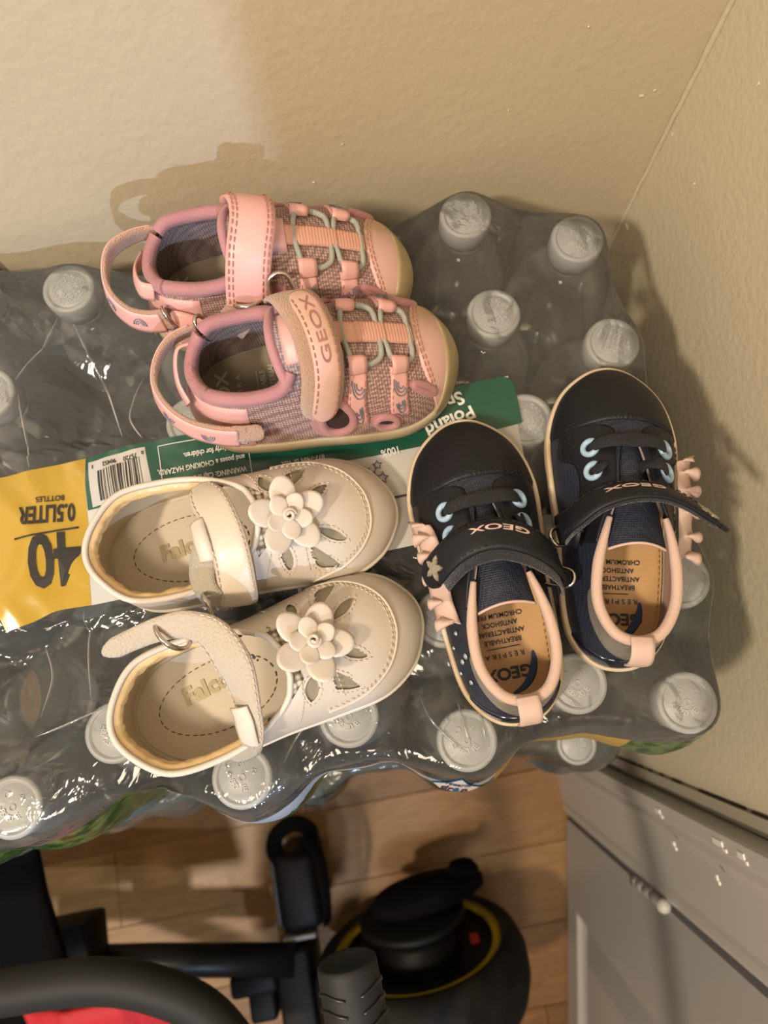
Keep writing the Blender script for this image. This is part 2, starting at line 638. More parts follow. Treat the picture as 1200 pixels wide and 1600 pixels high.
BH = 0.2
shell_p = [(0.002, 0.0), (0.024, 0.0), (0.030, 0.002), (0.0325, 0.007), (0.0325, 0.020), (0.0312, 0.023), (0.0325, 0.026), (0.0325, 0.038),
           (0.0312, 0.041), (0.0325, 0.044), (0.0325, 0.108), (0.0315, 0.112), (0.0325, 0.116), (0.0322, 0.126), (0.0305, 0.138), (0.0275, 0.149),
           (0.0235, 0.159), (0.019, 0.168), (0.0155, 0.175), (0.0135, 0.179), (0.0130, 0.1815), (0.0146, 0.182), (0.0146, 0.184), (0.0125, 0.1845), (0.0125, 0.192)]
water_p = [(0.001, 0.002), (0.028, 0.003), (0.031, 0.008), (0.031, 0.116), (0.0305, 0.126), (0.029, 0.137), (0.026, 0.148), (0.022, 0.158), (0.0175, 0.167), (0.014, 0.174), (0.001, 0.1741)]
cap_p = [(0.0120, 0.1862), (0.0145, 0.1862), (0.0150, 0.1868), (0.0150, 0.1985), (0.0145, 0.1997), (0.0132, 0.2), (0.0124, 0.2), (0.0119, 0.1986), (0.0114, 0.1986), (0.0110, 0.1991), (0.0008, 0.1991)]
me_shell = link('shell', *lathe(shell_p, 48, cap=False), M_bottle)
me_water = link('water', *lathe(water_p, 32), M_water)
me_cap = link('cap', *lathe(cap_p, 120, fn=lambda k, i: (0.00022 if (i % 2 and k in (2, 3)) else 0)), M_cap)
sl = [(0.0328, 0.056), (0.0330, 0.057), (0.0330, 0.099), (0.0328, 0.1)]
me_sleeve = link('sleeve', *lathe(sl, 40, cap=False), M_sleeve)
# raised lettering and dots on the cap top
def cap_marks(kind):
    mb = MB()
    rnd = random.Random(kind * 7 + 1)
    if kind < 3:       # stippled caps
        for i in range(170):
            a, r = rnd.uniform(0, 6.283), 0.0098 * math.sqrt(rnd.random())
            mb.add(*box((r * math.cos(a), r * math.sin(a), 0.1993), (rnd.uniform(.0003, .0009), rnd.uniform(.0003, .0009), 0.0005), 0, Matrix.Rotation(a, 3, 'Z')))
    word = ['E0-068', 'E1 06', '30.0H', 'E1 068', 'E 02 68'][kind]
    n = len(word)
    for i, ch in enumerate(word):
        a = R(-60 - i * 18)
        g = text_geo(ch, 0.0042, 0.0001, 0.0004, 'CENTER')
        mb.add(*place(g, (0.0065 * math.cos(a), 0.0065 * math.sin(a), 0.1993), a + R(90)))
    if kind >= 3:
        st_ = []
        for q in range(3):
            a = R(40 + q * 70)
            c = Vector((0.0066 * math.cos(a), 0.0066 * math.sin(a), 0.1994))
            ring = [c + Vector((0.0015 * math.cos(t * .785) * (1 if t % 2 else .5 + .5 * (q % 2)), 0.0015 * math.sin(t * .785) * (1 if t % 2 else .5 + .5 * (q % 2)), 0)) for t in range(8)]
            mb.add(*tube(ring, 0.00025, True, 5))
        mb.add(*tube([(0.0015 * math.cos(t * .5236), 0.0015 * math.sin(t * .5236), 0.1994) for t in range(12)], 0.0003, True, 5))
    return mb.build('cap_lettering', M_capmark, smooth=False, kind='stuff')
marks = [cap_marks(k) for k in range(5)]
protos = [me_shell, me_water, me_sleeve]
used = set()
def bottle(x, y, z0, label, group, k, rz, tilt=(0, 0), first=[True]):
    b = empty('water_bottle', (x, y, z0), rz)
    b.rotation_euler = (tilt[0], tilt[1], rz)
    tag(b, label, 'bottle', group)
    for o in (me_shell, me_water, me_sleeve, me_cap):
        c = o if first[0] else o.copy()
        if not first[0]:
            COL.objects.link(c)
        c.parent = b
        if o is me_cap:
            cc = c
    first[0] = False
    m = marks[k]
    if k in used:
        m = m.copy()
        COL.objects.link(m)
    used.add(k)
    m.parent = cc
    return b

G1 = 'water bottles in the top pack'
top = {  # column letter + row from the back wall: (x mm, y mm, cap kind, label or None for those the shoes and the print hide)
    'A1': (147, 218.3, 0, 'clear water bottle in the corner of the walls, its white cap beside the right wall'),
    'A2': (150.6, 151.5, 1, 'clear water bottle whose white cap touches the toe of the right navy shoe'),
    'A3': (152, 84, 2, 'clear water bottle mostly hidden under the laces of the right navy shoe'),
    'A4': (152, 17, 3, 'clear water bottle half hidden behind the pink frill of the right navy shoe'),
    'A5': (138.4, -43.2, 3, 'clear water bottle at the front corner of the pack by the door casing'),
    'B1': (87.2, 246, 1, 'clear water bottle against the back wall beyond the toes of the pink sandals'),
    'B2': (89.7, 181.7, 0, 'clear water bottle between the toe of the lower pink sandal and the navy shoes'),
    'B3': (93.2, 116.8, 2, 'clear water bottle whose cap shows between green print and right navy shoe'),
    'B4': (92, 48, 2, 'clear water bottle mostly hidden under the strap rings between the two navy shoes'),
    'B5': (87.1, -24.2, 4, 'clear water bottle whose cap shows below the heel of the right navy shoe'),
    'C1': (29, 218, 0, 'clear water bottle mostly hidden under the toe end of the upper pink sandal'), 'C2': (30, 151, 0, 'clear water bottle mostly hidden under the toe of the lower pink sandal'), 'C3': (30, 85, 1, 'clear water bottle mostly hidden under the toe of the left navy shoe'), 'C4': (28, 20, 1, 'clear water bottle mostly hidden under the frill of the left navy shoe'),
    'C5': (27, -40.9, 3, 'clear front bottle whose lettered cap shows left of the left navy heel'),
    'D1': (-28, 246, 0, 'clear water bottle mostly hidden under the lacing of the upper pink sandal'), 'D2': (-28, 181, 1, 'clear water bottle mostly hidden under the lacing of the lower pink sandal'), 'D3': (-29, 115, 1, 'clear water bottle mostly hidden under the toe of the upper white shoe'), 'D4': (-29, 48, 1, 'clear water bottle mostly hidden under the flower of the lower white shoe'),
    'D5': (-28.7, -19.1, 4, 'clear bottle whose cap peeks out under the toe of the lower white shoe'),
    'E1': (-86, 216, 0, 'clear water bottle mostly hidden under the collar of the upper pink sandal'), 'E2': (-86, 150, 0, 'clear water bottle mostly hidden under the heel hoop of the lower pink sandal'), 'E3': (-86, 85, 2, 'clear water bottle mostly hidden under the strap of the upper white shoe'), 'E4': (-86, 26, 2, 'clear water bottle mostly hidden under the open strap of the lower white shoe'),
    'E5': (-85.5, -37.9, 3, 'clear front bottle whose cap shows below the open strap of the lower white shoe'),
    'F1': (-146.7, 244.3, 0, 'clear water bottle against the back wall left of the pink sandals'),
    'F5': (-145.7, -5.2, 4, 'clear bottle whose cap is half covered by the heel of the lower white shoe'),
    'G1': (-204, 251, 1, 'clear water bottle mostly hidden against the back wall at the far left picture edge'),
    'G2': (-197, 189, 1, 'clear water bottle cut by the picture edge above the yellow print'),
    'G3': (-204, 100, 1, 'clear water bottle mostly hidden under the yellow print with the number forty'),
    'H2': (-262, 158, 1, 'clear bottle cut off by the picture edge left of the yellow print'),
    'H3': (-262, 92, 1, 'clear bottle beyond the picture edge, level with the number forty'),
    'H4': (-262, 26, 1, 'clear bottle beyond the picture edge, level with the lower white heel'),
    'H5': (-256, -36, 1, 'clear bottle at the outer front corner left of the shiny film end'),
    'G5': (-199, -31.2, 4, 'clear water bottle at the front left end of the pack under shiny film'),
}
rnd = random.Random(11)
PRESENT = []
for key, (x, y, k, lab) in top.items():
    hid = lab is None
    b = bottle(x * MM, y * MM, 0.6, lab or 'clear water bottle in the top pack hidden under shoes or print',
               G1, k, rnd.uniform(-.6, .6))
    PRESENT.append((x, y))
# a few bottles of the pack below that show through the gaps and past the front edge
low = {'B5': (123, -81, 4, 'white capped bottle of the lower pack, jutting out in front by the door casing'),
       'A4': (184, -48, 3, 'lower pack bottle mostly hidden under the front corner bottle, behind the jutting one'), 'C5': (66, -60, 3, 'lower pack bottle mostly hidden below the left navy heel, seen past the film edge'),
       'F2': (-168, 150, 3, 'lower bottle seen down the gap behind the barcode print'),
       'F3': (-122, 168, 3, 'lower bottle seen through wrinkled film beside the lower pink sandal heel'),
       'F4': (-166, 40, 4, 'lower bottle seen through film in front of the yellow print'),
       'G3': (-215, 62, 3, 'lower pack bottle mostly hidden at the picture edge under the yellow print'), 'F5': (-110, 60, 3, 'lower pack bottle mostly hidden under the strap end of the lower white shoe'), 'F6': (-166, -30, 3, 'lower pack bottle mostly hidden under the shiny film by the front left end'), 'F7': (-110, 0, 3, 'lower pack bottle mostly hidden under the heel of the lower white shoe')}
for key, (x, y, k, lab) in low.items():
    bottle(x * MM, y * MM, 0.4, lab or 'clear bottle in the lower pack hidden under the bottles above', 'water bottles in the second pack', k, rnd.uniform(0, 6))

# ---- shrink film
def outline(cs, rad, rho, n, cen):
    """radius per angle of the union of discs, its hollows filled by a rolling ball of radius rho (film pulled tight)"""
    cont = []
    m = 1440
    for i in range(m):
        a = 2 * math.pi * i / m
        dx, dy = math.cos(a), math.sin(a)
        best = 0
        for c in cs:
            ex, ey = c[0] - cen[0], c[1] - cen[1]
            b = ex * dx + ey * dy
            q = b * b - (ex * ex + ey * ey) + (rad + rho) ** 2
            if q > 0:
                best = max(best, b + math.sqrt(q))
        cont.append((cen[0] + dx * best, cen[1] + dy * best))
    out = []
    for i in range(n):
        a = 2 * math.pi * i / n
        dx, dy = math.cos(a), math.sin(a)
        i0 = int(i / n * m)
        loc = [cont[(i0 + k) % m] for k in range(-150, 151, 2)]
        t = math.hypot(cont[i0][0] - cen[0], cont[i0][1] - cen[1])
        for _ in range(60):
            p = (cen[0] + dx * t, cen[1] + dy * t)
            d = min(math.hypot(p[0] - c[0], p[1] - c[1]) for c in loc)
            if d >= rho:
                break
            t -= max(0.15, (rho - d) * 0.6)
        out.append(t)
    return out
CEN = (-50.0, 100.0)
NF = 420
full = PRESENT + [(-146, 178), (-146, 112), (-146, 48), (-204, 34), (-262, 225), (-262, 160), (-262, 95), (-262, 30), (-255, -20)]
r_body = outline(full, 33.4, 14.0, NF, CEN)
r_cap = outline(full, 16.2, 90.0, NF, CEN)
def smooth_r(r, it):
    for _ in range(it):
        r = [(r[i - 1] + 2 * r[i] + r[(i + 1) % NF]) / 4 for i in range(NF)]
    return r
r_body = smooth_r(r_body, 3)
r_cap = [min(a, b - 2) for a, b in zip(smooth_r(r_cap, 4), r_body)]
ZT = 800.6
def film_z(x, y):
    """height of the top film (mm)"""
    d = min(math.hypot(x - c[0], y - c[1]) for c in PRESENT) - 15.0
    s = 0.0
    if d > 0:
        s = 5.0 * (1 - math.exp(-(d / 20) ** 2)) + 13.0 * (1 - math.exp(-(max(0, d - 18) / 26) ** 2))
    left = max(0.0, min(1.0, (-70 - x) / 60))
    if -235 < x < 95 and 50 < y < 150:
        s *= 0.35
    w = noise.noise((x * .035, y * .035, 3.1)) * 2.4 + noise.noise((x * .09 + y * .05, y * .03, 7.7)) * 1.3
    fl = max(0, min(1, d / 10))
    return ZT - s + w * fl * (0.25 + 0.9 * left)
def film_geo(cen, rb, rc, top_z, bot_z, zf=None, inner=26):
    v, f = [], []
    rows = []
    def ring(fn):
        rows.append(len(v))
        for i in range(NF):
            a = 2 * math.pi * i / NF
            r, z = fn(i, a)
            x, y = cen[0] + r * math.cos(a), cen[1] + r * math.sin(a)
            v.append((x, y, z(x, y) if callable(z) else z))
    zf = zf or (lambda x, y: top_z)
    for t in [(.02 + .98 * (k / inner)) for k in range(inner)]:
        ring(lambda i, a: (rc[i] * t, zf))
    ring(lambda i, a: (rc[i], lambda x, y: min(zf(x, y), top_z - 0.5)))
    def nz(i, z, amp):
        return amp * noise.noise((i * .13, z * .05, 4.0))
    for lf, dz in ((.12, 3), (.35, 14), (.62, 30), (.85, 46), (.97, 60), (1.0, 74), (1.0, 100), (1.0, 125), (1.0, 150), (0.995, 172), (0.99, 190), (.975, 197), (.93, 199)):
        ring(lambda i, a: (rc[i] + (rb[i] - rc[i]) * lf + nz(i, dz, .9 if dz > 10 else .2), top_z - dz * (top_z - bot_z) / 200))
    for k in range(len(rows) - 1):
        for i in range(NF):
            j = (i + 1) % NF
            f.append((rows[k] + i, rows[k + 1] + i, rows[k + 1] + j, rows[k] + j))
    c = len(v)
    v.append((cen[0], cen[1], zf(cen[0], cen[1])))
    for i in range(NF):
        f.append((c, i, (i + 1) % NF))
    return v, f


def printed_film(name):
    """clear film with the printed scenery band low on its sides: pale sky, green trees, an orange swoosh near the right end"""
    m = clear_mat(name, (0.97, 0.97, 0.96), 0.05, (0.58, 0.59, 0.57), 0.09, bump=(38, 0.9, 0.0022), ior=1.42, edge=.16, crease=(26, .45, .0009))
    N, L = m.node_tree.nodes, m.node_tree.links
    out = N['Material Output']
    src = out.inputs[0].links[0].from_socket
    tc = N.new('ShaderNodeTexCoord')
    sx = N.new('ShaderNodeSeparateXYZ')
    L.new(tc.outputs['Object'], sx.inputs[0])
    def math_(op, a, b=None, c=None):
        q = N.new('ShaderNodeMath')
        q.operation = op
        for i, s in enumerate((a, b, c)):
            if s is None:
                continue
            if isinstance(s, (int, float)):
                q.inputs[i].default_value = s
            else:
                L.new(s, q.inputs[i])
        return q.outputs[0]
    def noise_(scale, detail=3):
        q = N.new('ShaderNodeTexNoise')
        q.inputs['Scale'].default_value = scale
        q.inputs['Detail'].default_value = detail
        L.new(tc.outputs['Object'], q.inputs['Vector'])
        return q.outputs['Fac']
    n1 = noise_(22)
    n2 = noise_(160, 5)
    zt = math_('MULTIPLY_ADD', n1, 0.055, sx.outputs['Z'])         # wobbling height
    zt2 = math_('MULTIPLY_ADD', n2, 0.010, zt)
    printed = math_('LESS_THAN', math_('MULTIPLY_ADD', n1, 0.010, sx.outputs['Z']), PZ)
    trees = math_('MAXIMUM', math_('LESS_THAN', zt2, PZ + 0.0145), math_('GREATER_THAN', math_('ABSOLUTE', math_('ADD', sx.outputs['X'], -0.002)), 0.108))
    green = N.new('ShaderNodeValToRGB')
    green.color_ramp.elements[0].color = (0.012, 0.045, 0.012, 1)
    green.color_ramp.elements[1].color = (0.10, 0.20, 0.045, 1)
    green.color_ramp.elements[0].position = .38
    green.color_ramp.elements[1].position = .66
    L.new(n2, green.inputs['Fac'])
    c1 = N.new('ShaderNodeMix')
    c1.data_type = 'RGBA'
    L.new(trees, c1.inputs['Factor'])
    c1.inputs['A'].default_value = (0.46, 0.55, 0.70, 1)
    L.new(green.outputs[0], c1.inputs['B'])
    # orange swoosh
    inx = math_('MULTIPLY', math_('GREATER_THAN', sx.outputs['X'], 0.040), math_('LESS_THAN', sx.outputs['X'], 0.112))
    c2 = N.new('ShaderNodeMix')
    c2.data_type = 'RGBA'
    L.new(math_('MULTIPLY', inx, math_('LESS_THAN', sx.outputs['Y'], 0.0)), c2.inputs['Factor'])
    L.new(c1.outputs['Result'], c2.inputs['A'])
    c2.inputs['B'].default_value = (0.50, 0.33, 0.06, 1)
    d = N.new('ShaderNodeBsdfPrincipled')
    L.new(c2.outputs['Result'], d.inputs['Base Color'])
    d.inputs['Roughness'].default_value = 0.2
    mx = N.new('ShaderNodeMixShader')
    L.new(math_('MULTIPLY', printed, math_('LESS_THAN', sx.outputs['Y'], 0.012)), mx.inputs[0])
    L.new(src, mx.inputs[1])
    L.new(d.outputs[0], mx.inputs[2])
    L.new(mx.outputs[0], out.inputs[0])
    return m
PZ = 0.781
M_filmprint = printed_film('shrink_film_printed')
v, f = film_geo(CEN, r_body, r_cap, ZT, 600.5, film_z)
film = link('shrink_film', v, f, M_filmprint, scale=MM)
tag(film, 'clear crinkled shrink film with printed bands, wrapped around the top water pack', 'shrink wrap')

# lower packs: wrapped blocks that carry the top one
PZ = 0.50
M_low = clear_mat('shrink_film_lower', (0.80, 0.82, 0.80), 0.35, (0.22, 0.24, 0.22), 0.12, bump=(38, 0.8, 0.002), ior=1.4)
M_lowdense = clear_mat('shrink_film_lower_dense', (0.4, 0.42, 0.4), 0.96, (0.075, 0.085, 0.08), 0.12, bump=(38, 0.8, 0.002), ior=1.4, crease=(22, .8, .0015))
M_lowgreen = mat('printed_forest_film', (0.05, 0.11, 0.035), 0.22, var=(90, (0.14, 0.22, 0.07), 0.2))
def shifted(dx, dy, rot, z1, z0, name, label):
    v, f = film_geo(CEN, r_body, r_cap, z1, z0, lambda x, y: z1 - 1.0)
    c, s = math.cos(rot), math.sin(rot)
    w = []
    for x, y, z in v:
        X, Y = x - CEN[0], y - CEN[1]
        w.append((CEN[0] + dx + c * X - s * Y, CEN[1] + dy + s * X + c * Y, z))
    o = link(name, w, f, M_low, scale=MM)
    o.data.materials.append(M_lowgreen)
    o.data.materials.append(M_lowdense)
    for p in o.data.polygons:
        zc = sum(o.data.vertices[i].co.z for i in p.vertices) / len(p.vertices)
        if zc < (z1 - 62) * MM and zc > z0 * MM:
            p.material_index = 1
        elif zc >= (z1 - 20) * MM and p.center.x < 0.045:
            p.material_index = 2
    tag(o, label, 'shrink wrap', None)
    return o
shifted(8, -30, R(-2.5), 599.8, 400.5, 'shrink_film', 'green printed shrink film of the second water pack, just under the top pack')
shifted(4, -14, R(-1), 399.8, 200.5, 'shrink_film', 'green printed shrink film of the third water pack down')
shifted(4, -12, R(-1), 199.8, 0.3, 'shrink_film', 'green printed shrink film of the lowest water pack, standing on the floor')

# ---- the print on the top film
M_yellow = mat('print_yellow', (0.42, 0.265, 0.026), 0.25, bump=(40, 0.35, 0.002), coat=0.3)
M_green = mat('print_green', (0.009, 0.075, 0.046), 0.25, bump=(40, 0.3, 0.002), coat=0.3)
M_white = mat('print_white', (0.48, 0.465, 0.44), 0.3, bump=(40, 0.3, 0.002), coat=0.2)
M_pale = mat('print_pale_grey', (0.50, 0.49, 0.47), 0.3, bump=(40, 0.3, 0.002))
M_black = mat('print_black', (0.025, 0.023, 0.02), 0.35)
M_inkw = mat('print_ink_white', (0.74, 0.74, 0.70), 0.35)
M_purple = mat('print_ink_purple', (0.06, 0.03, 0.14), 0.4)
def strip(name, topc, botc, m, lift, parent, nx=60, ny=22):
    T, B = cr(topc, nx), cr(botc, nx)
    v, f = [], []
    for j in range(ny):
        t = j / (ny - 1)
        for i in range(nx):
            x = T[i][0] + (B[i][0] - T[i][0]) * t
            y = T[i][1] + (B[i][1] - T[i][1]) * t
            v.append((x, y, film_z(x, y) + lift))
    for j in range(ny - 1):
        for i in range(nx - 1):
            a = j * nx + i
            f.append((a, a + nx, a + nx + 1, a + 1))
    return link(name, v, f, m, parent, scale=MM)
lab = strip('printed_label', [(-148, 142), (-60, 142), (30, 141.5), (89, 143)], [(-153, 61), (-80, 61), (20, 60), (86, 66)], M_white, 0.35, film, 110)
lab['label'] = 'printed panel with yellow, green and white areas, lettering upside down'
strip('yellow_panel', [(-222, 139), (-193.7, 138.5), (-170, 140.5), (-147.8, 142)], [(-196, 55), (-184, 57), (-170, 61), (-152.5, 61)], M_yellow, 0.5, lab)
gt = [(-148, 142.2), (-108, 143.2), (-60, 142), (30, 141.5), (80, 143.2), (86.5, 142.8), (89.3, 141), (91, 136)]
gb = [(-149, 112), (-108, 114), (-60, 112), (10, 112), (60, 113), (78, 114), (86, 114.5), (90.5, 115.1)]
strip('green_panel', gt, gb, M_green, 0.6, lab, 110, 12)
strip('barcode_panel', [(-146.5, 139), (-113.5, 140.5)], [(-146, 113), (-112.2, 118)], M_white, 0.8, lab, 12, 10)
zl = lambda l: (lambda x, y: film_z(x, y) + l)
bars = MB()
rnd = random.Random(6)
x = -141.5
while x < -117:
    w = rnd.choice((.35, .35, .6, .9, 1.2))
    n = 10
    y0 = 132.5 - (x + 141) * 0.0
    v, f = [], []
    for j in range(n):
        y = 115.5 + (x + 146) * .1 + j * ((132.5 - 115.5) / (n - 1))
        for xx in (x, x + w):
            v.append((xx, y, film_z(xx, y) + 1.0))
    for j in range(n - 1):
        f.append((2 * j, 2 * j + 1, 2 * j + 3, 2 * j + 2))
    bars.add(v, f)
    x += w + rnd.choice((.35, .5, .8, 1.0))
bars.build('barcode_bars', M_black, lab, smooth=False, scale=MM, kind='stuff')
def ltext(body, x, y, size, m, ang=180, bold=0.0, xs=1.0, lift=1.15, name='lettering', align='LEFT'):
    g = text_geo(body, size, bold, 0.08, align, xs)
    v, f = place(g, (x, y, 0), R(ang), zf=zl(lift))
    return link(name, v, f, m, lab, smooth=False, scale=MM)
ltext('75720', -118, 137.6, 3.6, M_black, 182, .04, .9)
ltext('90452', -130, 137.3, 3.6, M_black, 182, .04, .9)
ltext('0', -114.3, 138.3, 2.8, M_black, 182, .03, .9)
ltext('3', -143.4, 136.8, 2.8, M_black, 182, .03, .9)
ltext('40', -155, 101.0, 39, M_black, 178, 1.0, .64, name='big_number')
ltext('0.5LITER', -155.5, 117.0, 13.5, M_black, 176, .35, .56)
ltext('BOTTLES', -160.5, 122.8, 4.2, M_black, 177, .05, .85)
ln = MB()
ln.add(*ribbon([(x_, 103.8 + 0.0 * x_ + (-x_ - 155) * -0.05, film_z(x_, 103.5) + 1.1) for x_ in range(-187, -154, 2)], 1.0, .1))
ln.build('rule_line', M_black, lab, scale=MM)
# warning box
bx = MB()
cs = [(-106.5, 139.5), (-58, 138.5), (-58, 113.8), (-106.5, 117.0)]
for i in range(4):
    a, b = cs[i], cs[(i + 1) % 4]
    bx.add(*ribbon([(a[0] + (b[0] - a[0]) * t / 8, a[1] + (b[1] - a[1]) * t / 8, film_z(a[0] + (b[0] - a[0]) * t / 8, a[1] + (b[1] - a[1]) * t / 8) + .95) for t in range(9)], .45, .1))
bx.build('warning_box', M_inkw, lab, scale=MM)
ltext('WARNING: Cap is a small part', -60.5, 119.3, 4.2, M_inkw, 180, .07, .80)
ltext('and poses a CHOKING HAZARD,', -60.5, 126.0, 4.2, M_inkw, 180, .07, .80)
ltext('particularly for children.', -60.5, 132.6, 4.2, M_inkw, 180, .07, .80)
ltext('877-7484 or visit', -18, 117.5, 4.0, M_inkw, 180, .05, .85)
ltext('100%', 22.5, 114.8, 6.0, M_inkw, 184, .08, .8)
ltext('Poland', 65.5, 130.0, 10.6, M_inkw, 193, .26, 1.0, name='word')
ltext('Spring', 61.5, 139.3, 10.6, M_inkw, 193, .26, 1.0, name='word')
stars = MB()
for cx, cy, r, ph in ((9, 106.5, 2.6, .3), (5.5, 101.5, 2.9, .9), (10.5, 99, 3.3, .1), (6.2, 95.5, 2.4, .5), (2.5, 104.6, 2.4, .4)):
    pts = []
    for t in range(10):
        a = ph + t * math.pi / 5
        q = r if t % 2 == 0 else r * .45
        X, Y = cx + q * math.cos(a), cy + q * math.sin(a)
        pts.append((X, Y, film_z(X, Y) + 1.0))
    stars.add(*tube(pts, .28, True, 5))
stars.build('star_outlines', M_purple, lab, scale=MM)
rl = MB()
rl.add(*ribbon([(x_, 87, film_z(x_, 87) + .8) for x_ in range(-20, 60, 3)], 1.1, .1))
rl.build('rule_line', M_black, lab, scale=MM)

# ---- raised folds in the tight film, and the small printed badge on its front slope
film_bvh = BVHTree.FromPolygons([v.co.copy() for v in film.data.vertices], [tuple(p.vertices) for p in film.data.polygons])
def film_at(x, y, d):
    h = film_bvh.ray_cast(Vector((x * MM, y * MM, 1.0)), Vector((0, 0, -1)))
    if h[0] is None:
        return Vector((x, y, film_z(x, y) + d))
    n = h[1] if h[1].z > 0 else -h[1]
    return (h[0] + n * d * MM) / MM
M_fold = clear_mat('shrink_film_fold', (0.95, 0.95, 0.94), 0.04, (0.66, 0.66, 0.64), 0.16, ior=1.6)
folds = [[(8, -15), (11, -27), (18, -38), (25, -46)], [(26, -22), (27, -33), (28, -44)], [(36, -24), (36, -33), (36, -42)], [(-47, -16), (-57, -25), (-64, -35)],
         [(-157, 59), (-156, 37), (-155, 10)], [(-180, 185), (-179, 162), (-178, 141)], [(-111, 183), (-121, 162), (-114, 145)], [(-153, 228), (-169, 207), (-181, 193)],
         [(-146, 222), (-140, 201), (-131, 168), (-126, 148)], [(77, -25), (82, -32), (86, -36)], [(-182, 45), (-177, 27), (-184, 9)], [(-152, 7), (-169, 3), (-186, 0)]]
for fd in folds:
    P = [film_at(x, y, -.15) for x, y in cr(fd, 26)]
    rr = [.1 + .55 * math.sin(math.pi * i / 25) for i in range(26)]
    link('film_fold', *tube(P, rr, seg=8), M_fold, film, scale=MM)
def pol(a, r):
    return (27 + r * math.cos(R(a)), -41 + r * math.sin(R(a)))
bd = [pol(*q) for q in ((224, 28), (238, 23.5), (252, 18.5), (266, 23.5), (281, 28.5), (268, 30.8), (252, 31.3), (237, 30.5))]
def badge(poly, d, name, m):
    c = (sum(p[0] for p in poly) / len(poly), sum(p[1] for p in poly) / len(poly))
    v = [film_at(c[0], c[1], d)]
    f = []
    n = len(poly)
    for k in range(1, 5):
        for p in poly:
            v.append(film_at(c[0] + (p[0] - c[0]) * k / 4, c[1] + (p[1] - c[1]) * k / 4, d))
    for i in range(n):
        f.append((0, 1 + i, 1 + (i + 1) % n))
        for k in range(3):
            f.append((1 + k * n + i, 1 + (k + 1) * n + i, 1 + (k + 1) * n + (i + 1) % n, 1 + k * n + (i + 1) % n))
    return link(name, v, f, m, film, scale=MM)
M_bblue = mat('print_blue', (0.03, 0.14, 0.36), .35)
bg = badge(bd, .6, 'printed_badge', M_inkw)
bl = MB()
bl.add(*tube([film_at(x, y, .8) for x, y in bd[:5]], .32, seg=5))
link('badge_outline', bl.v, bl.f, M_bblue, bg, scale=MM)
for body, x, y, sz, bo in (('rewards', 0, 24.6, 3.6, .05), ('dr', -4.4, 29.6, 5.4, .15), ('p', 4.6, 29.6, 5.4, .15)):
    v, f = text_geo(body, sz, bo, .05, 'CENTER', 1.25)
    link('lettering', [film_at(*pol(252 + (x + a) / 27 * 57.3, y - b), 1.0 + c) for a, b, c in v], f, M_purple, bg, smooth=False, scale=MM)
dp = []
for i in range(16):
    a = 2 * math.pi * i / 16
    r_ = 1.6
    dp.append(pol(252 + (.4 + r_ * math.sin(a) * (1 - .45 * max(0, math.cos(a)))) / 27 * 57.3, 28.4 - r_ * math.cos(a) * (1.35 if math.cos(a) > 0 else 1)))
c0 = film_at(*pol(252.8, 28.4), 1.0)
link('drop_mark', [c0] + [film_at(x, y, 1.0) for x, y in dp], [(0, i + 1, (i + 1) % 16 + 1) for i in range(16)], M_bblue, bg, smooth=False, scale=MM)
# ------------------------------------------------------------------ shoe building kit (millimetres, heel at x=0, toe at +x, sole at z=0)
def inside(poly, x, y):
    c = False
    n = len(poly)
    for i in range(n):
        x1, y1 = poly[i][0], poly[i][1]
        x2, y2 = poly[(i + 1) % n][0], poly[(i + 1) % n][1]
        if (y1 > y) != (y2 > y) and x < (x2 - x1) * (y - y1) / (y2 - y1) + x1:
            c = not c
    return c
def near(poly, x, y):
    best = (1e9, x, y)
    n = len(poly)
    for i in range(n):
        ax, ay = poly[i][0], poly[i][1]
        bx_, by_ = poly[(i + 1) % n][0], poly[(i + 1) % n][1]
        dx, dy = bx_ - ax, by_ - ay
        t = max(0, min(1, ((x - ax) * dx + (y - ay) * dy) / (dx * dx + dy * dy + 1e-12)))
        px, py = ax + dx * t, ay + dy * t
        d = math.hypot(px - x, py - y)
        if d < best[0]:
            best = (d, px, py)
    return best

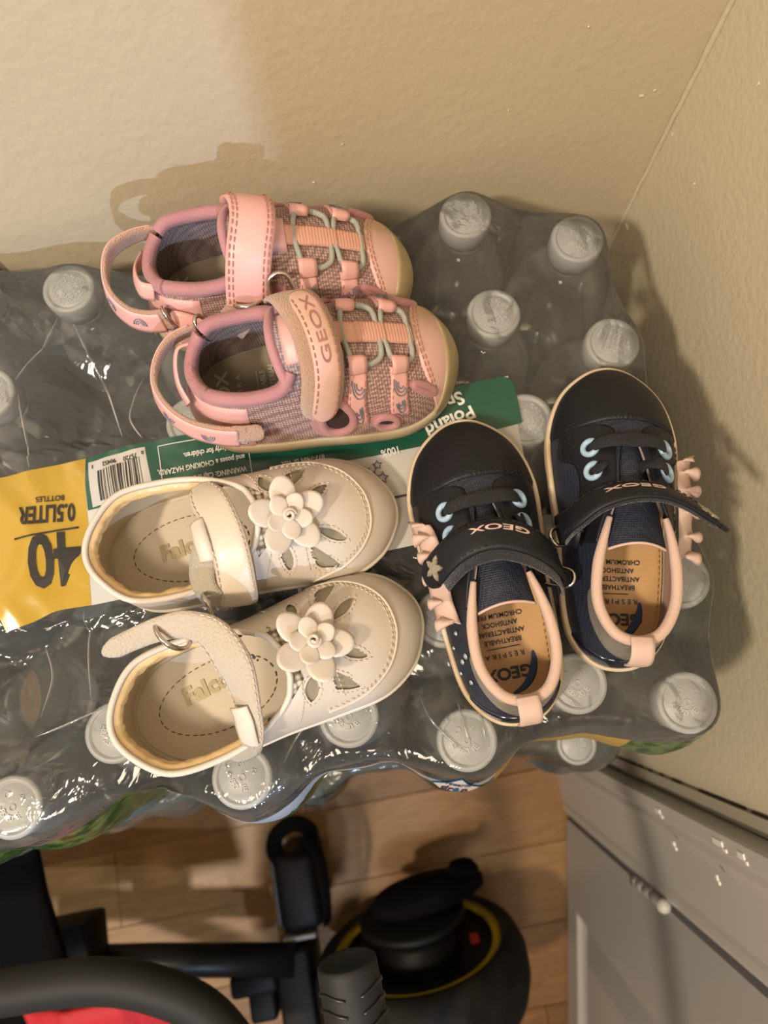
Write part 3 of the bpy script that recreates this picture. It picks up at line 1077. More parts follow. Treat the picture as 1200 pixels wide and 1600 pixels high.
class Shoe:
    NU, NV = 240, 44
    def __init__(s, name, label, cat, group, loc, ang, m):
        s.root = empty(name, loc, ang)
        tag(s.root, label, cat, group)
        s.m = m
    def add(s, name, geo, material, parent=None, raw=False, smooth=True, kind=None, label=None):
        v, f = geo
        if s.m < 0 and not raw:
            v = [(p[0], -p[1], p[2]) for p in v]
            f = [tuple(reversed(q)) for q in f]
        o = link(name, v, f, material, parent or s.root, smooth, MM, kind)
        if label:
            o['label'] = label
        return o
    def form(s, half, bend=0.0, zb=7.0, L=150.0):
        """half: (ox, oy, rx, ry, rz, p1out, p1z, p2f, p2z) from heel centre to toe centre"""
        s.zb = zb
        ctrl = list(half) + [(h[0], -h[1], h[2], -h[3], *h[4:]) for h in reversed(half[1:-1])]
        A = cr(ctrl, s.NU, True)
        bd = lambda x, y: y + bend * (1 - ((x / L) * 2 - 1) ** 2)
        O = [Vector((a[0], bd(a[0], a[1]), zb)) for a in A]
        Rm = [Vector((a[2], bd(a[2], a[3]), a[4])) for a in A]
        n = s.NU
        s.B = []
        s.out = []
        for i in range(n):
            t = O[(i + 1) % n] - O[i - 1]
            nv = Vector((t.y, -t.x, 0)).normalized()
            if nv.dot(O[i] - Vector((L / 2, 0, zb))) < 0:
                nv = -nv
            s.out.append(nv)
            a = A[i]
            p1 = O[i] + nv * a[5]
            p1.z = a[6]
            p2 = Rm[i] + (O[i] - Rm[i]) * a[7]
            p2.z = a[8]
            s.B.append((O[i], p1, p2, Rm[i]))
        s.O, s.R = O, Rm
        v, f = s.grid(0, 1, 0.0)
        s.bvh = BVHTree.FromPolygons([Vector(p) for p in v], f)
    def pt(s, u, t):
        n = s.NU
        q = (u % 1.0) * n
        i = int(q)
        w = q - i
        i %= n
        a, b = s.B[i], s.B[(i + 1) % n]
        k = ((1 - t) ** 3, 3 * t * (1 - t) ** 2, 3 * t * t * (1 - t), t ** 3)
        return sum((a[j].lerp(b[j], w) * k[j] for j in range(4)), Vector())
    def nrm(s, u, t):
        e = 0.004
        t0, t1 = max(0, t - .01), min(1, t + .01)
        du = s.pt(u + e, t) - s.pt(u - e, t)
        dt = s.pt(u, t1) - s.pt(u, t0)
        n = dt.cross(du)
        if n.length < 1e-9:
            return Vector((0, 0, 1))
        n.normalize()
        i = int((u % 1) * s.NU) % s.NU
        if n.dot(s.out[i] + Vector((0, 0, .6))) < 0:
            n = -n
        return n
    def off(s, u, t, d):
        return s.pt(u, t) + s.nrm(u, t) * d
    def grid(s, t0, t1, d, nu=None, nv=None):
        nu, nv = nu or s.NU, nv or s.NV
        v, f = [], []
        for i in range(nu):
            for j in range(nv + 1):
                t = t0 + (t1 - t0) * j / nv
                p = s.off(i / nu, t, d) if d else s.pt(i / nu, t)
                v.append(p)
        w = nv + 1
        for i in range(nu):
            k = (i + 1) % nu
            for j in range(nv):
                f.append((i * w + j, k * w + j, k * w + j + 1, i * w + j + 1))
        return v, f
    def zat(s, x, y, d=0.0):
        h = s.bvh.ray_cast(Vector((x, y, 200)), Vector((0, 0, -1)))
        return (h[0].z if h[0] is not None else s.zb) + d
    def nat(s, x, y):
        h = s.bvh.ray_cast(Vector((x, y, 200)), Vector((0, 0, -1)))
        if h[0] is None:
            return Vector((0, 0, 1))
        return h[1] if h[1].z > 0 else -h[1]
    def on(s, x, y, d=0.0):
        h = s.bvh.ray_cast(Vector((x, y, 200)), Vector((0, 0, -1)))
        if h[0] is None:
            return Vector((x, y, s.zb + d))
        return h[0] + (h[1] if h[1].z > 0 else -h[1]) * d
    def upper(s, material, cuts=(), name='upper', t0=0.0, t1=1.0, lining=None, thick=1.6):
        v, f = s.grid(t0, t1, 0.0)
        if cuts:
            v = [Vector(p) for p in v]
            for poly in cuts:
                bx0, bx1 = min(p[0] for p in poly) - 2, max(p[0] for p in poly) + 2
                by0, by1 = min(p[1] for p in poly) - 2, max(p[1] for p in poly) + 2
                for i, p in enumerate(v):
                    if bx0 < p.x < bx1 and by0 < p.y < by1 and p.z > 14:
                        d, x, y = near(poly, p.x, p.y)
                        if d < 0.75:
                            h = s.bvh.ray_cast(Vector((x, y, 200)), Vector((0, 0, -1)))
                            if h[0] is not None:
                                v[i] = h[0]
                g = []
                for q in f:
                    c = sum((v[i] for i in q), Vector()) / len(q)
                    if not (bx0 < c.x < bx1 and by0 < c.y < by1 and c.z > 14 and inside(poly, c.x, c.y)):
                        g.append(q)
                f = g
        o = s.add(name, (v, f), material)
        if lining:
            v, f = s.grid(t0, t1, -thick, 160, 24)
            s.add('lining', (v, [tuple(reversed(q)) for q in f]), lining)
        return o
    def region(s, tlo, thi, u0, u1, d, nu=60, nt=12, edge=0.7):
        """raised patch of the surface between t=tlo(u) and t=thi(u), with its edges turned down"""
        v, f = [], []
        w = nt + 3
        for i in range(nu + 1):
            u = u0 + (u1 - u0) * i / nu
            a, b = tlo(u), thi(u)
            e = d if 0 < i < nu else d * .3
            row = [s.off(u, a, -0.3)] + [s.off(u, a + (b - a) * j / nt, e if 0 < j < nt else e * edge) for j in range(nt + 1)] + [s.off(u, b, -0.3)]
            v += row
        for i in range(nu):
            for j in range(w - 1):
                a = i * w + j
                f.append((a, a + 1, a + w + 1, a + w))
        return v, f
    def u_of(s, cond):
        """first and last u (through the toe at u=.5) where cond(point at t=0)"""
        us = [i / 400 for i in range(401) if cond(s.pt(i / 400, 0))]
        return us[0], us[-1]
    def t_of(s, u, cond):
        t = 0.0
        while t < 1 and cond(s.pt(u, t)):
            t += 0.005
        return min(t, 1.0)
    def patch(s, poly, d, rings=5, edge=0.5):
        """raised draped patch of a star-shaped outline [(x,y)]"""
        n = len(poly)
        cx, cy = sum(p[0] for p in poly) / n, sum(p[1] for p in poly) / n
        v, f = [], []
        for k in range(rings + 1):
            t = (k + .0) / rings
            for p in poly:
                v.append(s.on(cx + (p[0] - cx) * max(t, .02), cy + (p[1] - cy) * max(t, .02), d if k < rings else d * edge))
        for p in poly:
            v.append(s.on(p[0], p[1], -0.4))
        for k in range(rings + 1):
            for i in range(n):
                j = (i + 1) % n
                f.append((k * n + i, (k + 1) * n + i, (k + 1) * n + j, k * n + j))
        f.append(tuple(range(n)))
        return v, f
    def strip(s, A, B, d, nx=30, ny=8):
        """raised draped strip between the 2D curves A and B"""
        A, B = cr(A, nx), cr(B, nx)
        v, f = [], []
        for j in range(ny + 1):
            for i in range(nx):
                t = j / ny
                x, y = A[i][0] + (B[i][0] - A[i][0]) * t, A[i][1] + (B[i][1] - A[i][1]) * t
                e = d * (0.55 if j in (0, ny) or i in (0, nx - 1) else 1)
                v.append(s.on(x, y, e))
        for j in range(ny):
            for i in range(nx - 1):
                a = j * nx + i
                f.append((a, a + 1, a + nx + 1, a + nx))
        m = len(v)
        border = [i for i in range(nx)] + [j * nx + nx - 1 for j in range(1, ny + 1)] + [ny * nx + i for i in range(nx - 2, -1, -1)] + [j * nx for j in range(ny - 1, 0, -1)]
        for k, b in enumerate(border):
            p = v[b]
            v.append(s.on(p.x, p.y, -0.4))
        nb = len(border)
        for k in range(nb):
            l = (k + 1) % nb
            f.append((border[k], m + k, m + l, border[l]))
        return v, f
    def stitch(s, mb, path, n=None, d=0.35, r=0.33, closed=False, ln=1.9, gap=0.9, three=False):
        """dashes along a 2D draped path (or a 3D path when three)"""
        P = [Vector(p) if three else s.on(p[0], p[1], d) for p in path]
        if closed:
            P.append(P[0])
        acc, on_, cur = 0.0, True, [P[0]]
        pts = []
        for a, b in zip(P, P[1:]):
            L_ = (b - a).length
            k = max(1, int(L_ / 0.5))
            for i in range(k):
                pts.append(a.lerp(b, i / k))
        if len(pts) < 3:
            return
        dist = 0
        seg = [pts[0]]
        for a, b in zip(pts, pts[1:]):
            dist += (b - a).length
            if on_:
                seg.append(b)
            if dist > (ln if on_ else gap):
                if on_ and len(seg) > 1:
                    mb.add(*tube([seg[0], (seg[0] + seg[-1]) / 2 + Vector((0, 0, .08)), seg[-1]], [r * .7, r, r * .7], seg=5))
                on_ = not on_
                dist = 0
                seg = [b]
    def sole(s, rings, material, name='outsole'):
        v, f = [], []
        n = s.NU
        for o, z in rings:
            for i in range(n):
                p = s.O[i] + s.out[i] * o
                v.append((p.x, p.y, z))
        for k in range(len(rings) - 1):
            for i in range(n):
                j = (i + 1) % n
                f.append((k * n + i, k * n + j, (k + 1) * n + j, (k + 1) * n + i))
        f.append(tuple(reversed(range(n))))
        f.append(tuple((len(rings) - 1) * n + i for i in range(n)))
        return s.add(name, (v, f), material)
    def insole(s, inset, z, material, dish=0.0):
        v, f = [], []
        n = s.NU
        K = 8
        cx = sum(p.x for p in s.O) / n
        cy = sum(p.y for p in s.O) / n
        for k in range(K + 1):
            t = max(0.02, k / K)
            for i in range(n):
                p = s.O[i] - s.out[i] * inset
                v.append((cx + (p.x - cx) * t, cy + (p.y - cy) * t, z + dish * t ** 4))
        for k in range(K):
            for i in range(n):
                j = (i + 1) % n
                f.append((k * n + i, (k + 1) * n + i, (k + 1) * n + j, k * n + j))
        f.append(tuple(range(n)))
        return s.add('insole', (v, f), material)
    def rimtube(s, r, material, name, u0=0.0, u1=1.0, d=0.0, n=200, seg=10, dz=0.0, fr=None):
        closed = u1 - u0 >= 0.999
        P = []
        for i in range(n):
            u = u0 + (u1 - u0) * (i / n if closed else i / (n - 1))
            P.append(s.off(u, 1.0, d) + Vector((0, 0, dz)))
        rr = r if fr is None else [r * fr(i / (n - 1)) for i in range(n)]
        return s.add(name, tube(P, rr, closed, seg), material)
    def text(s, body, x, y, z, size, ang, material, bold=0.0, xs=1.0, align='CENTER', parent=None, zf=None, depth=0.06, name='lettering'):
        """never mirrored; x,y given in the shoe's own frame"""
        v, f = place(text_geo(body, size, bold, depth, align, xs), (x, y * s.m, z), R(ang))
        if zf:
            v = [(p[0], p[1], zf(p[0], p[1] * s.m) + (p[2] - z)) for p in v]
        return s.add(name, (v, f), material, parent, raw=True, smooth=False)

def disc_petal(length, width, thick, cup, n=20):
    """a rounded leather petal lying along +x from the origin, cupped upward"""
    v, f = [], []
    rings = 5
    def z(x, y):
        q = x / length
        return cup * (q * q) * 1.0 - cup * .35 * (y / (width / 2)) ** 2 * q
    pts = []
    for i in range(n):
        a = 2 * math.pi * i / n
        x = length * .5 + length * .5 * math.cos(a)
        w = width / 2 * (1.0 if x > length * .4 else .62 + .38 * x / (length * .4))
        pts.append((x, w * math.sin(a)))
    for side in (1, -1):
        for k in range(rings + 1):
            t = max(.02, k / rings)
            for p in pts:
                x, y = length * .5 + (p[0] - length * .5) * t, p[1] * t
                v.append((x, y, z(x, y) + side * thick / 2 * (1 if k < rings else .6)))
    m = (rings + 1) * n
    for b, fl in ((0, False), (m, True)):
        for k in range(rings):
            for i in range(n):
                j = (i + 1) % n
                q = (b + k * n + i, b + (k + 1) * n + i, b + (k + 1) * n + j, b + k * n + j)
                f.append(tuple(reversed(q)) if fl else q)
        q = tuple(b + i for i in range(n))
        f.append(tuple(reversed(q)) if fl else q)
    for i in range(n):
        j = (i + 1) % n
        f.append((rings * n + i, m + rings * n + i, m + rings * n + j, rings * n + j))
    return v, f

def xform(geo, M):
    v, f = geo
    return [tuple(M @ Vector(p)) for p in v], f
def ring3(c, nrm, a, b, r, n=28, seg=8, rect=0.0):
    """wire ring: ellipse a x b in the plane with normal nrm"""
    q = Vector(nrm).to_track_quat('Z', 'X')
    P = []
    for i in range(n):
        t = 2 * math.pi * i / n
        x, y = math.cos(t), math.sin(t)
        if rect:
            k = 1 / max(abs(x), abs(y)) ** rect
            x, y = x * k, y * k
        P.append(Vector(c) + q @ Vector((a * x, b * y, 0)))
    return tube(P, r, True, seg)
# ------------------------------------------------------------------ white mary jane shoes with leather flowers
M_wl = mat('white_leather', (0.62, 0.555, 0.485), 0.42, bump=(420, 0.18, 0.0004), var=(9, (0.58, 0.51, 0.435), .3))
M_wpat = mat('white_patent_strap', (0.56, 0.485, 0.40), 0.38, bump=(170, 0.5, 0.0006), coat=.08)
M_wlin = mat('cream_lining', (0.55, 0.46, 0.33), 0.55, bump=(260, 0.15, 0.0005))
M_wpad = mat('gold_cream_padding', (0.68, 0.49, 0.25), 0.3, bump=(70, 0.7, 0.0025))
M_wins = mat('cream_insole', (0.53, 0.46, 0.36), 0.6, bump=(500, 0.12, 0.0003))
M_wst = mat('cream_stitch', (0.56, 0.48, 0.38), 0.7)
M_tanst = mat('tan_stitch', (0.16, 0.12, 0.07), 0.7)
M_wsole = mat('clear_cream_sole', (0.60, 0.54, 0.44), 0.25, coat=.3)
M_fleece = mat('cream_fleece', (0.49, 0.42, 0.33), 0.95, bump=(900, 1.0, 0.0012), sheen=.5)
M_fleeceg = mat('worn_hook_tape', (0.40, 0.36, 0.28), 0.9, bump=(1100, 1.0, 0.0012), sheen=.3)
M_metal = mat('nickel_ring', (0.60, 0.55, 0.47), 0.22, 1.0)
M_cut = mat('shaded_mesh_backing', (0.27, 0.235, 0.165), 0.8, bump=(800, .4, .0005))  # lining mesh, coloured darker for the shade inside the cutouts
M_wperf = mat('perforated_lining', (0.60, 0.54, 0.42), 0.6, weave=(330, .2, (0.10, 0.08, 0.05), 0.0))
M_foil = mat('worn_gold_foil', (0.36, 0.31, 0.18), 0.4, 0.3)
M_blue = mat('blue_print', (0.045, 0.085, 0.15), 0.6)

WH = [(0, 0, 4, 0, 45, 2.5, 22, 0.0, 38), (5, 14, 9, 13, 45, 2.5, 22, 0.0, 38), (20, 26, 22, 25.2, 43, 2.0, 20, .02, 36), (45, 29, 43, 27.5, 39, 1.5, 18, .05, 33),
      (70, 29, 62, 24.5, 38, 1.5, 17, .10, 34), (95, 30.5, 79, 16, 43, 1.5, 17, .45, 39), (120, 31, 84.5, 8, 46.5, 1.5, 18, .45, 40), (138, 23.5, 85.5, 4, 47.5, 1.5, 19, .47, 39),
      (148, 11, 86, 2, 48, 1.5, 20, .47, 38), (151, 0, 86.2, 0, 48, 1.5, 20, .47, 38)]

def white_shoe(label, loc, ang, m, open_strap):
    s = Shoe('mary_jane_shoe', label, 'shoe', 'white flower mary jane pair', loc, ang, m)
    s.form(WH, 1.5 , 7.0, 151)
    s.sole([(-4, 0), (-1, .8), (0.6, 3), (1.4, 6), (1.2, 8.2), (-.5, 8.8)], M_wsole)
    leaf = lambda a, b, w: [(a[0] + (b[0] - a[0]) * t + (b[1] - a[1]) * q * w, a[1] + (b[1] - a[1]) * t - (b[0] - a[0]) * q * w)
                            for t, q in [(0, 0), (.12, .5), (.3, .9), (.5, 1), (.7, .8), (.88, .42), (1, 0), (.88, -.42), (.7, -.8), (.5, -1), (.3, -.9), (.12, -.5)]]
    cuts = [leaf((120, 12.5), (107.5, 4), .16), leaf((123.5, -15.5), (110.5, -8.5), .16), leaf((88.5, 21.5), (94.5, 11), .24), leaf((93.5, -24.5), (95.5, -14), .24),
            [(100.5, 20.5), (102.5, 13.5), (104, 13.3), (107.5, 17), (111.5, 23.8), (106, 22.8)], [(106, -16.5), (107.5, -16), (115.5, -23), (118.5, -26.5), (108.5, -25.5), (106.5, -24)]]
    up = s.upper(M_wl, cuts, lining=M_wlin, thick=1.3)
    st = MB()
    for c in cuts:
        n = len(c)
        cx, cy = sum(p[0] for p in c) / n, sum(p[1] for p in c) / n
        big = []
        for p in c:
            d = math.hypot(p[0] - cx, p[1] - cy)
            big.append((cx + (p[0] - cx) * (1 + 1.5 / d), cy + (p[1] - cy) * (1 + 1.5 / d)))
        s.stitch(st, big, closed=True, d=.15, r=.3, ln=1.5, gap=.8)
        s.add('cutout_backing', s.patch([(cx + (p[0] - cx) * 1.15, cy + (p[1] - cy) * 1.15) for p in c], -1.0, 3, 1.0), M_cut)
    # seam between toe plug and rand: raised edge with a double row of stitches
    arc = cr([(93, 28.5), (106, 28.5), (117, 26), (128, 19.5), (135.5, 9), (137.6, -1), (136, -11), (129.5, -20), (120, -26), (110, -28.5), (102, -29.5)], 60)
    s.add('toe_seam', tube([s.on(x, y, .1) for x, y in arc], .75, seg=8), M_wl)
    for o in (-1.9, -3.2):
        s.stitch(st, [(x + o * .75 * (x - 95) / 45, y * (1 + o / 60)) for x, y in arc], d=.2, r=.36, ln=1.7, gap=.6)
    for q in ((1, ), (-1, )):
        g = q[0]
        s.stitch(st, cr([(88.5, 12 * g), (87, 18 * g), (82, 25 * g), (78, 28 * g)], 20), d=.25, r=.32, ln=1.6, gap=.7)
        s.stitch(st, cr([(104, 14 * g), (103.5, 20 * g), (103, 26 * g)], 10), d=.25, r=.32, ln=1.6, gap=.7)
    s.add('stitching', (st.v, st.f), M_wst, kind='stuff')
    s.rimtube(1.5, M_wl, 'collar_piping', dz=.3)
    # padded cream band inside the heel collar
    v, f = [], []
    nu, nt = 90, 8
    for i in range(nu + 1):
        u = -.24 + .48 * i / nu
        for j in range(nt + 1):
            t = .99 - .30 * j / nt
            b = -1.5 - 3.0 * math.sin(math.pi * j / nt) ** .7 + 1.3 * noise.noise((i * .35, j * .5, 2)) * math.sin(math.pi * j / nt)
            v.append(s.off(u, t, b))
    for i in range(nu):
        for j in range(nt):
            a = i * (nt + 1) + j
            f.append((a, a + 1, a + nt + 2, a + nt + 1))
    s.add('collar_padding', (v, f), M_wpad)
    ins = s.insole(3.0, 9.6, M_wins, 0.2)
    st2 = MB()
    oval = [(44 + 30 * math.cos(a), 1.5 * s.m * 0 + 1 + 16.5 * math.sin(a) * (1 + .05 * math.cos(a)), 10.0) for a in [2 * math.pi * i / 60 for i in range(61)]]
    s.stitch(st2, oval, three=True, r=.28, ln=2.0, gap=1.1)
    s.add('insole_stitching', (st2.v, st2.f), M_tanst, kind='stuff')
    s.text('Falco', 28, -3 if m > 0 else 0, 10.0, 11.5, 6 if m > 0 else 4, M_foil, .5, 1.0, 'LEFT')
    if open_strap:
        s.add('insole_emblem', s_emblem(), M_blue, kind=None)
    # flower: five broad petals, five small ones, a curled centre
    fc = (99.0, -2.0)
    fz = s.zat(*fc)
    N_ = s.nat(*fc).normalized()
    q = Vector((0, 0, 1)).rotation_difference(N_)
    F = Matrix.Translation((fc[0], fc[1], fz + 1.2)) @ q.to_matrix().to_4x4()
    fl = s.add('flower', xform(lathe([(0.3, 0), (5, 0), (5.5, .6), (4, 1.4), (.3, 1.6)], 20), F), M_wl)
    for k in range(5):
        a = R(20 + 72 * k)
        s.add('petal', xform(disc_petal(17.5, 13.5, .9, 2.2), F @ Matrix.Rotation(a, 4, 'Z') @ Matrix.Translation((1.5, 0, 1.2 + .25 * (k % 2)))), M_wl, fl)
    for k in range(5):
        a = R(55 + 72 * k)
        s.add('petal', xform(disc_petal(10.5, 9.4, .9, 2.0), F @ Matrix.Rotation(a, 4, 'Z') @ Matrix.Translation((0.8, 0, 3.0 + .25 * (k % 2)))), M_wl, fl)
    curl = []
    for i in range(30):
        t = i / 29
        a = t * 9.5
        rr = 3.0 - 2.1 * t
        curl.append((rr * math.cos(a), rr * math.sin(a), 4.6 + 1.4 * t))
    s.add('flower_centre', xform(tube(curl, [1.15 - .4 * i / 29 for i in range(30)], seg=8), F), M_wl, fl)
    # tongue piece with perforations under the strap
    s.add('perforated_tongue', s.strip([(90, 11), (90, 0), (90, -11)], [(82, 17), (80.5, 0), (82, -17)], .55), M_wperf)
    if not open_strap:
        P = cr([(60, 22.5, 39.5), (62.5, 17, 44.5), (67, 8, 49.5), (70.5, -4, 52), (71.5, -16, 50), (70.5, -27, 44), (68.5, -33.5, 35), (66.5, -34.5, 30)], 40)
        nr = [tuple(n_) for n_ in cr([(-.1, .55, .8), (-.15, .4, .9), (-.2, .2, 1), (-.15, 0, 1), (-.1, -.3, 1), (-.05, -.7, .7), (0, -1, .25), (0, -1, .1)], 40)]
        w = [7 + 10.5 * min(1, (i / 39) / .22) ** .6 for i in range(40)]
        sp = s.add('strap', ribbon(P, w, 2.0, nr, cross=7, crown=.5), M_wpat)
        s2 = MB()
        for o in (-1, 1):
            pts = []
            for i in range(2, 40):
                T = Vector(P[min(i + 1, 39)]) - Vector(P[i - 1])
                S_ = T.cross(Vector(nr[i])).normalized()
                pts.append(Vector(P[i]) + S_ * o * (w[i] / 2 - 1.3) + Vector(nr[i]).normalized() * 1.25)
            s.stitch(s2, pts, three=True, r=.35, ln=2.0, gap=.8)
        s.add('strap_stitching', (s2.v, s2.f), M_wst, sp, kind='stuff')
        P = cr([(65, -33, 33), (58, -31, 40), (55.5, -23, 45), (58, -14, 47.5), (62, -6, 48.5)], 24)
        s.add('hook_tape', ribbon(P, 12.5, 1.6, [(-.3, -.5, .8)] * 24, cross=5), M_fleeceg)
        P = cr([(58, 3.5, 49.0), (59, -3, 51.5), (59.8, -9, 51.5), (60, -15, 49)], 16)
        s.add('strap_keeper', ribbon(P, 8, 1.4, (-.35, -.1, 1), crown=.8), M_wl)
        s.add('buckle_ring', ring3((55, -34, 40), (1, .35, -.2), 9.5, 5.5, 1.05), M_metal)
    else:
        P = cr([(58, 26, 40), (62, 19.5, 46), (65.5, 8, 55), (67, -6, 62), (63, -20, 62), (53, -29, 57), (41, -32.5, 52.5), (29, -33.5, 49.5), (12, -33, 48)], 60)
        nr = cr([(-.75, .3, .6), (-.7, .1, .7), (-.6, -.1, .8), (-.45, 0, 1), (-.3, .15, 1), (-.1, .4, 1), (0, .5, 1), (0, .45, 1), (0, .4, 1)], 60)
        w = [13 + 5.5 * math.sin(math.pi * min(1, i / 34)) for i in range(60)]
        w = [w[i] if i < 34 else (13 - 4.2 * ((i - 34) / 25)) for i in range(60)]
        w[-1], w[-2], w[-3] = 2.5, 5.5, 7.5
        sp = s.add('strap', ribbon(P, w, 2.2, [tuple(n_) for n_ in nr], cross=7, crown=.4), M_fleece)
        s2 = MB()
        for o in (-1, 1):
            pts = []
            for i in range(2, 36):
                T = Vector(P[i + 1]) - Vector(P[i - 1])
                S_ = T.cross(Vector(nr[i])).normalized()
                pts.append(Vector(P[i]) + S_ * o * (w[i] / 2 - .6) + Vector(nr[i]).normalized() * 1.1)
            s.stitch(s2, pts, three=True, r=.45, ln=2.0, gap=.8)
        s.add('strap_stitching', (s2.v, s2.f), M_wst, sp, kind='stuff')
        P = cr([(61, 11.5, 53.8), (60.8, 17, 51.8), (59.5, 22, 48.5), (58, 27, 43)], 16)
        s.add('strap_keeper', ribbon(P, 10.5, 1.5, [(-.6, .35, .7)] * 16, crown=1.0), M_wl)
        s.add('hook_tape', ribbon(cr([(59, 27, 40), (56, 30.5, 36), (51, 31.5, 31), (45, 31, 27)], 14), 9, 1.4, [(-.2, .8, .5)] * 14), M_fleeceg)
        s.add('buckle_ring', ring3((43, -29.5, 46), (1, -.35, .3), 11.0, 8.5, 1.15), M_metal)
    return s
def s_emblem():
    mb = MB()
    rnd = random.Random(2)
    for i in range(26):
        x, y = 60 + rnd.gauss(0, 2.6), -9 + rnd.gauss(0, 2.2)
        mb.add(*box((x, y, 10.1), (rnd.uniform(.6, 2.2), rnd.uniform(.6, 2.0), .2), 0, Matrix.Rotation(rnd.uniform(0, 3), 3, 'Z')))
    return mb.v, mb.f

ZS = 0.8042
def at(x, y):
    return (x * MM, y * MM, ZS)
white_shoe('white leather mary jane with flower and closed strap, upper one of the white pair', at(-135.0, 75.0), R(1.8), 1, False).root.scale = (.985, 1, 1)
white_shoe('white leather mary jane with flower and open strap, lower one of the white pair', at(-131.0, -5.0), R(12.0), -1, True).root.scale = (.99, 1, 1)

# ------------------------------------------------------------------ navy sneakers with pink frill and hook-and-loop strap
M_navy = mat('navy_glitter_denim', (0.007, 0.010, 0.026), 0.5, weave=(900, .5, (0.022, 0.028, 0.048), .2), bump=(900, .3, .0004))
M_blk = mat('black_navy_leather', (0.0075, 0.0085, 0.013), 0.52, bump=(700, 0.12, 0.0003), spec=.35)
M_lace = mat('black_elastic', (0.006, 0.007, 0.011), 0.85, weave=(1100, .6, (0.018, 0.018, 0.024)))
M_fuzz = mat('navy_loop_tape', (0.010, 0.012, 0.024), 0.95, bump=(1300, 1.0, .0012), sheen=.35)
M_pinkb = mat('pink_binding', (0.56, 0.40, 0.335), 0.8, bump=(900, .5, .0006), sheen=.2)
M_frill = mat('pink_grosgrain', (0.58, 0.42, 0.37), 0.6, bump=(300, .2, .0004))
M_eye = mat('pale_blue_eyelet', (0.34, 0.50, 0.68), 0.4)
M_nsole = mat('cream_rubber', (0.66, 0.56, 0.43), 0.55, bump=(150, .2, .0006), var=(30, (0.45, 0.33, 0.20), .12))
M_tan = mat('tan_leather_insole', (0.58, 0.36, 0.17), 0.5, bump=(260, .2, .0005), var=(12, (0.50, 0.30, 0.135), .3))
M_silver = mat('silver_leather', (0.52, 0.49, 0.43), 0.38, 0.75, bump=(420, .7, .0008))
M_star = mat('silver_glitter', (0.50, 0.46, 0.37), 0.4, 0.8, bump=(1400, 1.0, .001))
M_inkd = mat('dark_ink', (0.035, 0.04, 0.05), 0.6)
M_swoosh = mat('navy_blue_ink', (0.02, 0.055, 0.13), 0.6)
M_gem = mat('crystal', (0.55, 0.62, 0.70), 0.1, .6)
M_nlin = mat('pink_grey_lining', (0.50, 0.36, 0.32), .8, bump=(900, .4, .0004))
M_pinkt = mat('pale_pink_print', (0.62, 0.45, 0.40), 0.5)

NH = [(0, 0, 11, 0, 43, 1.5, 22, -.05, 36), (4, 13, 15, 11.0, 43, 1.5, 22, -.03, 36), (18, 23, 28, 18.0, 42.5, 1.5, 20, .05, 36), (42, 26.5, 45, 18.5, 44.5, 1.5, 19, .12, 38),
      (70, 28, 64, 14.5, 47.5, 1.5, 18, .25, 40), (94, 31, 80, 9, 47, 1.5, 18, .45, 40), (118, 32, 96, 6.5, 43.5, 1.5, 18, .45, 38), (139, 25.5, 107, 4, 41, 1.5, 20, .45, 37),
      (152, 12.5, 110, 2, 40, 1.5, 22, .45, 36), (156, 0, 110.5, 0, 40, 1.5, 22, .45, 36)]

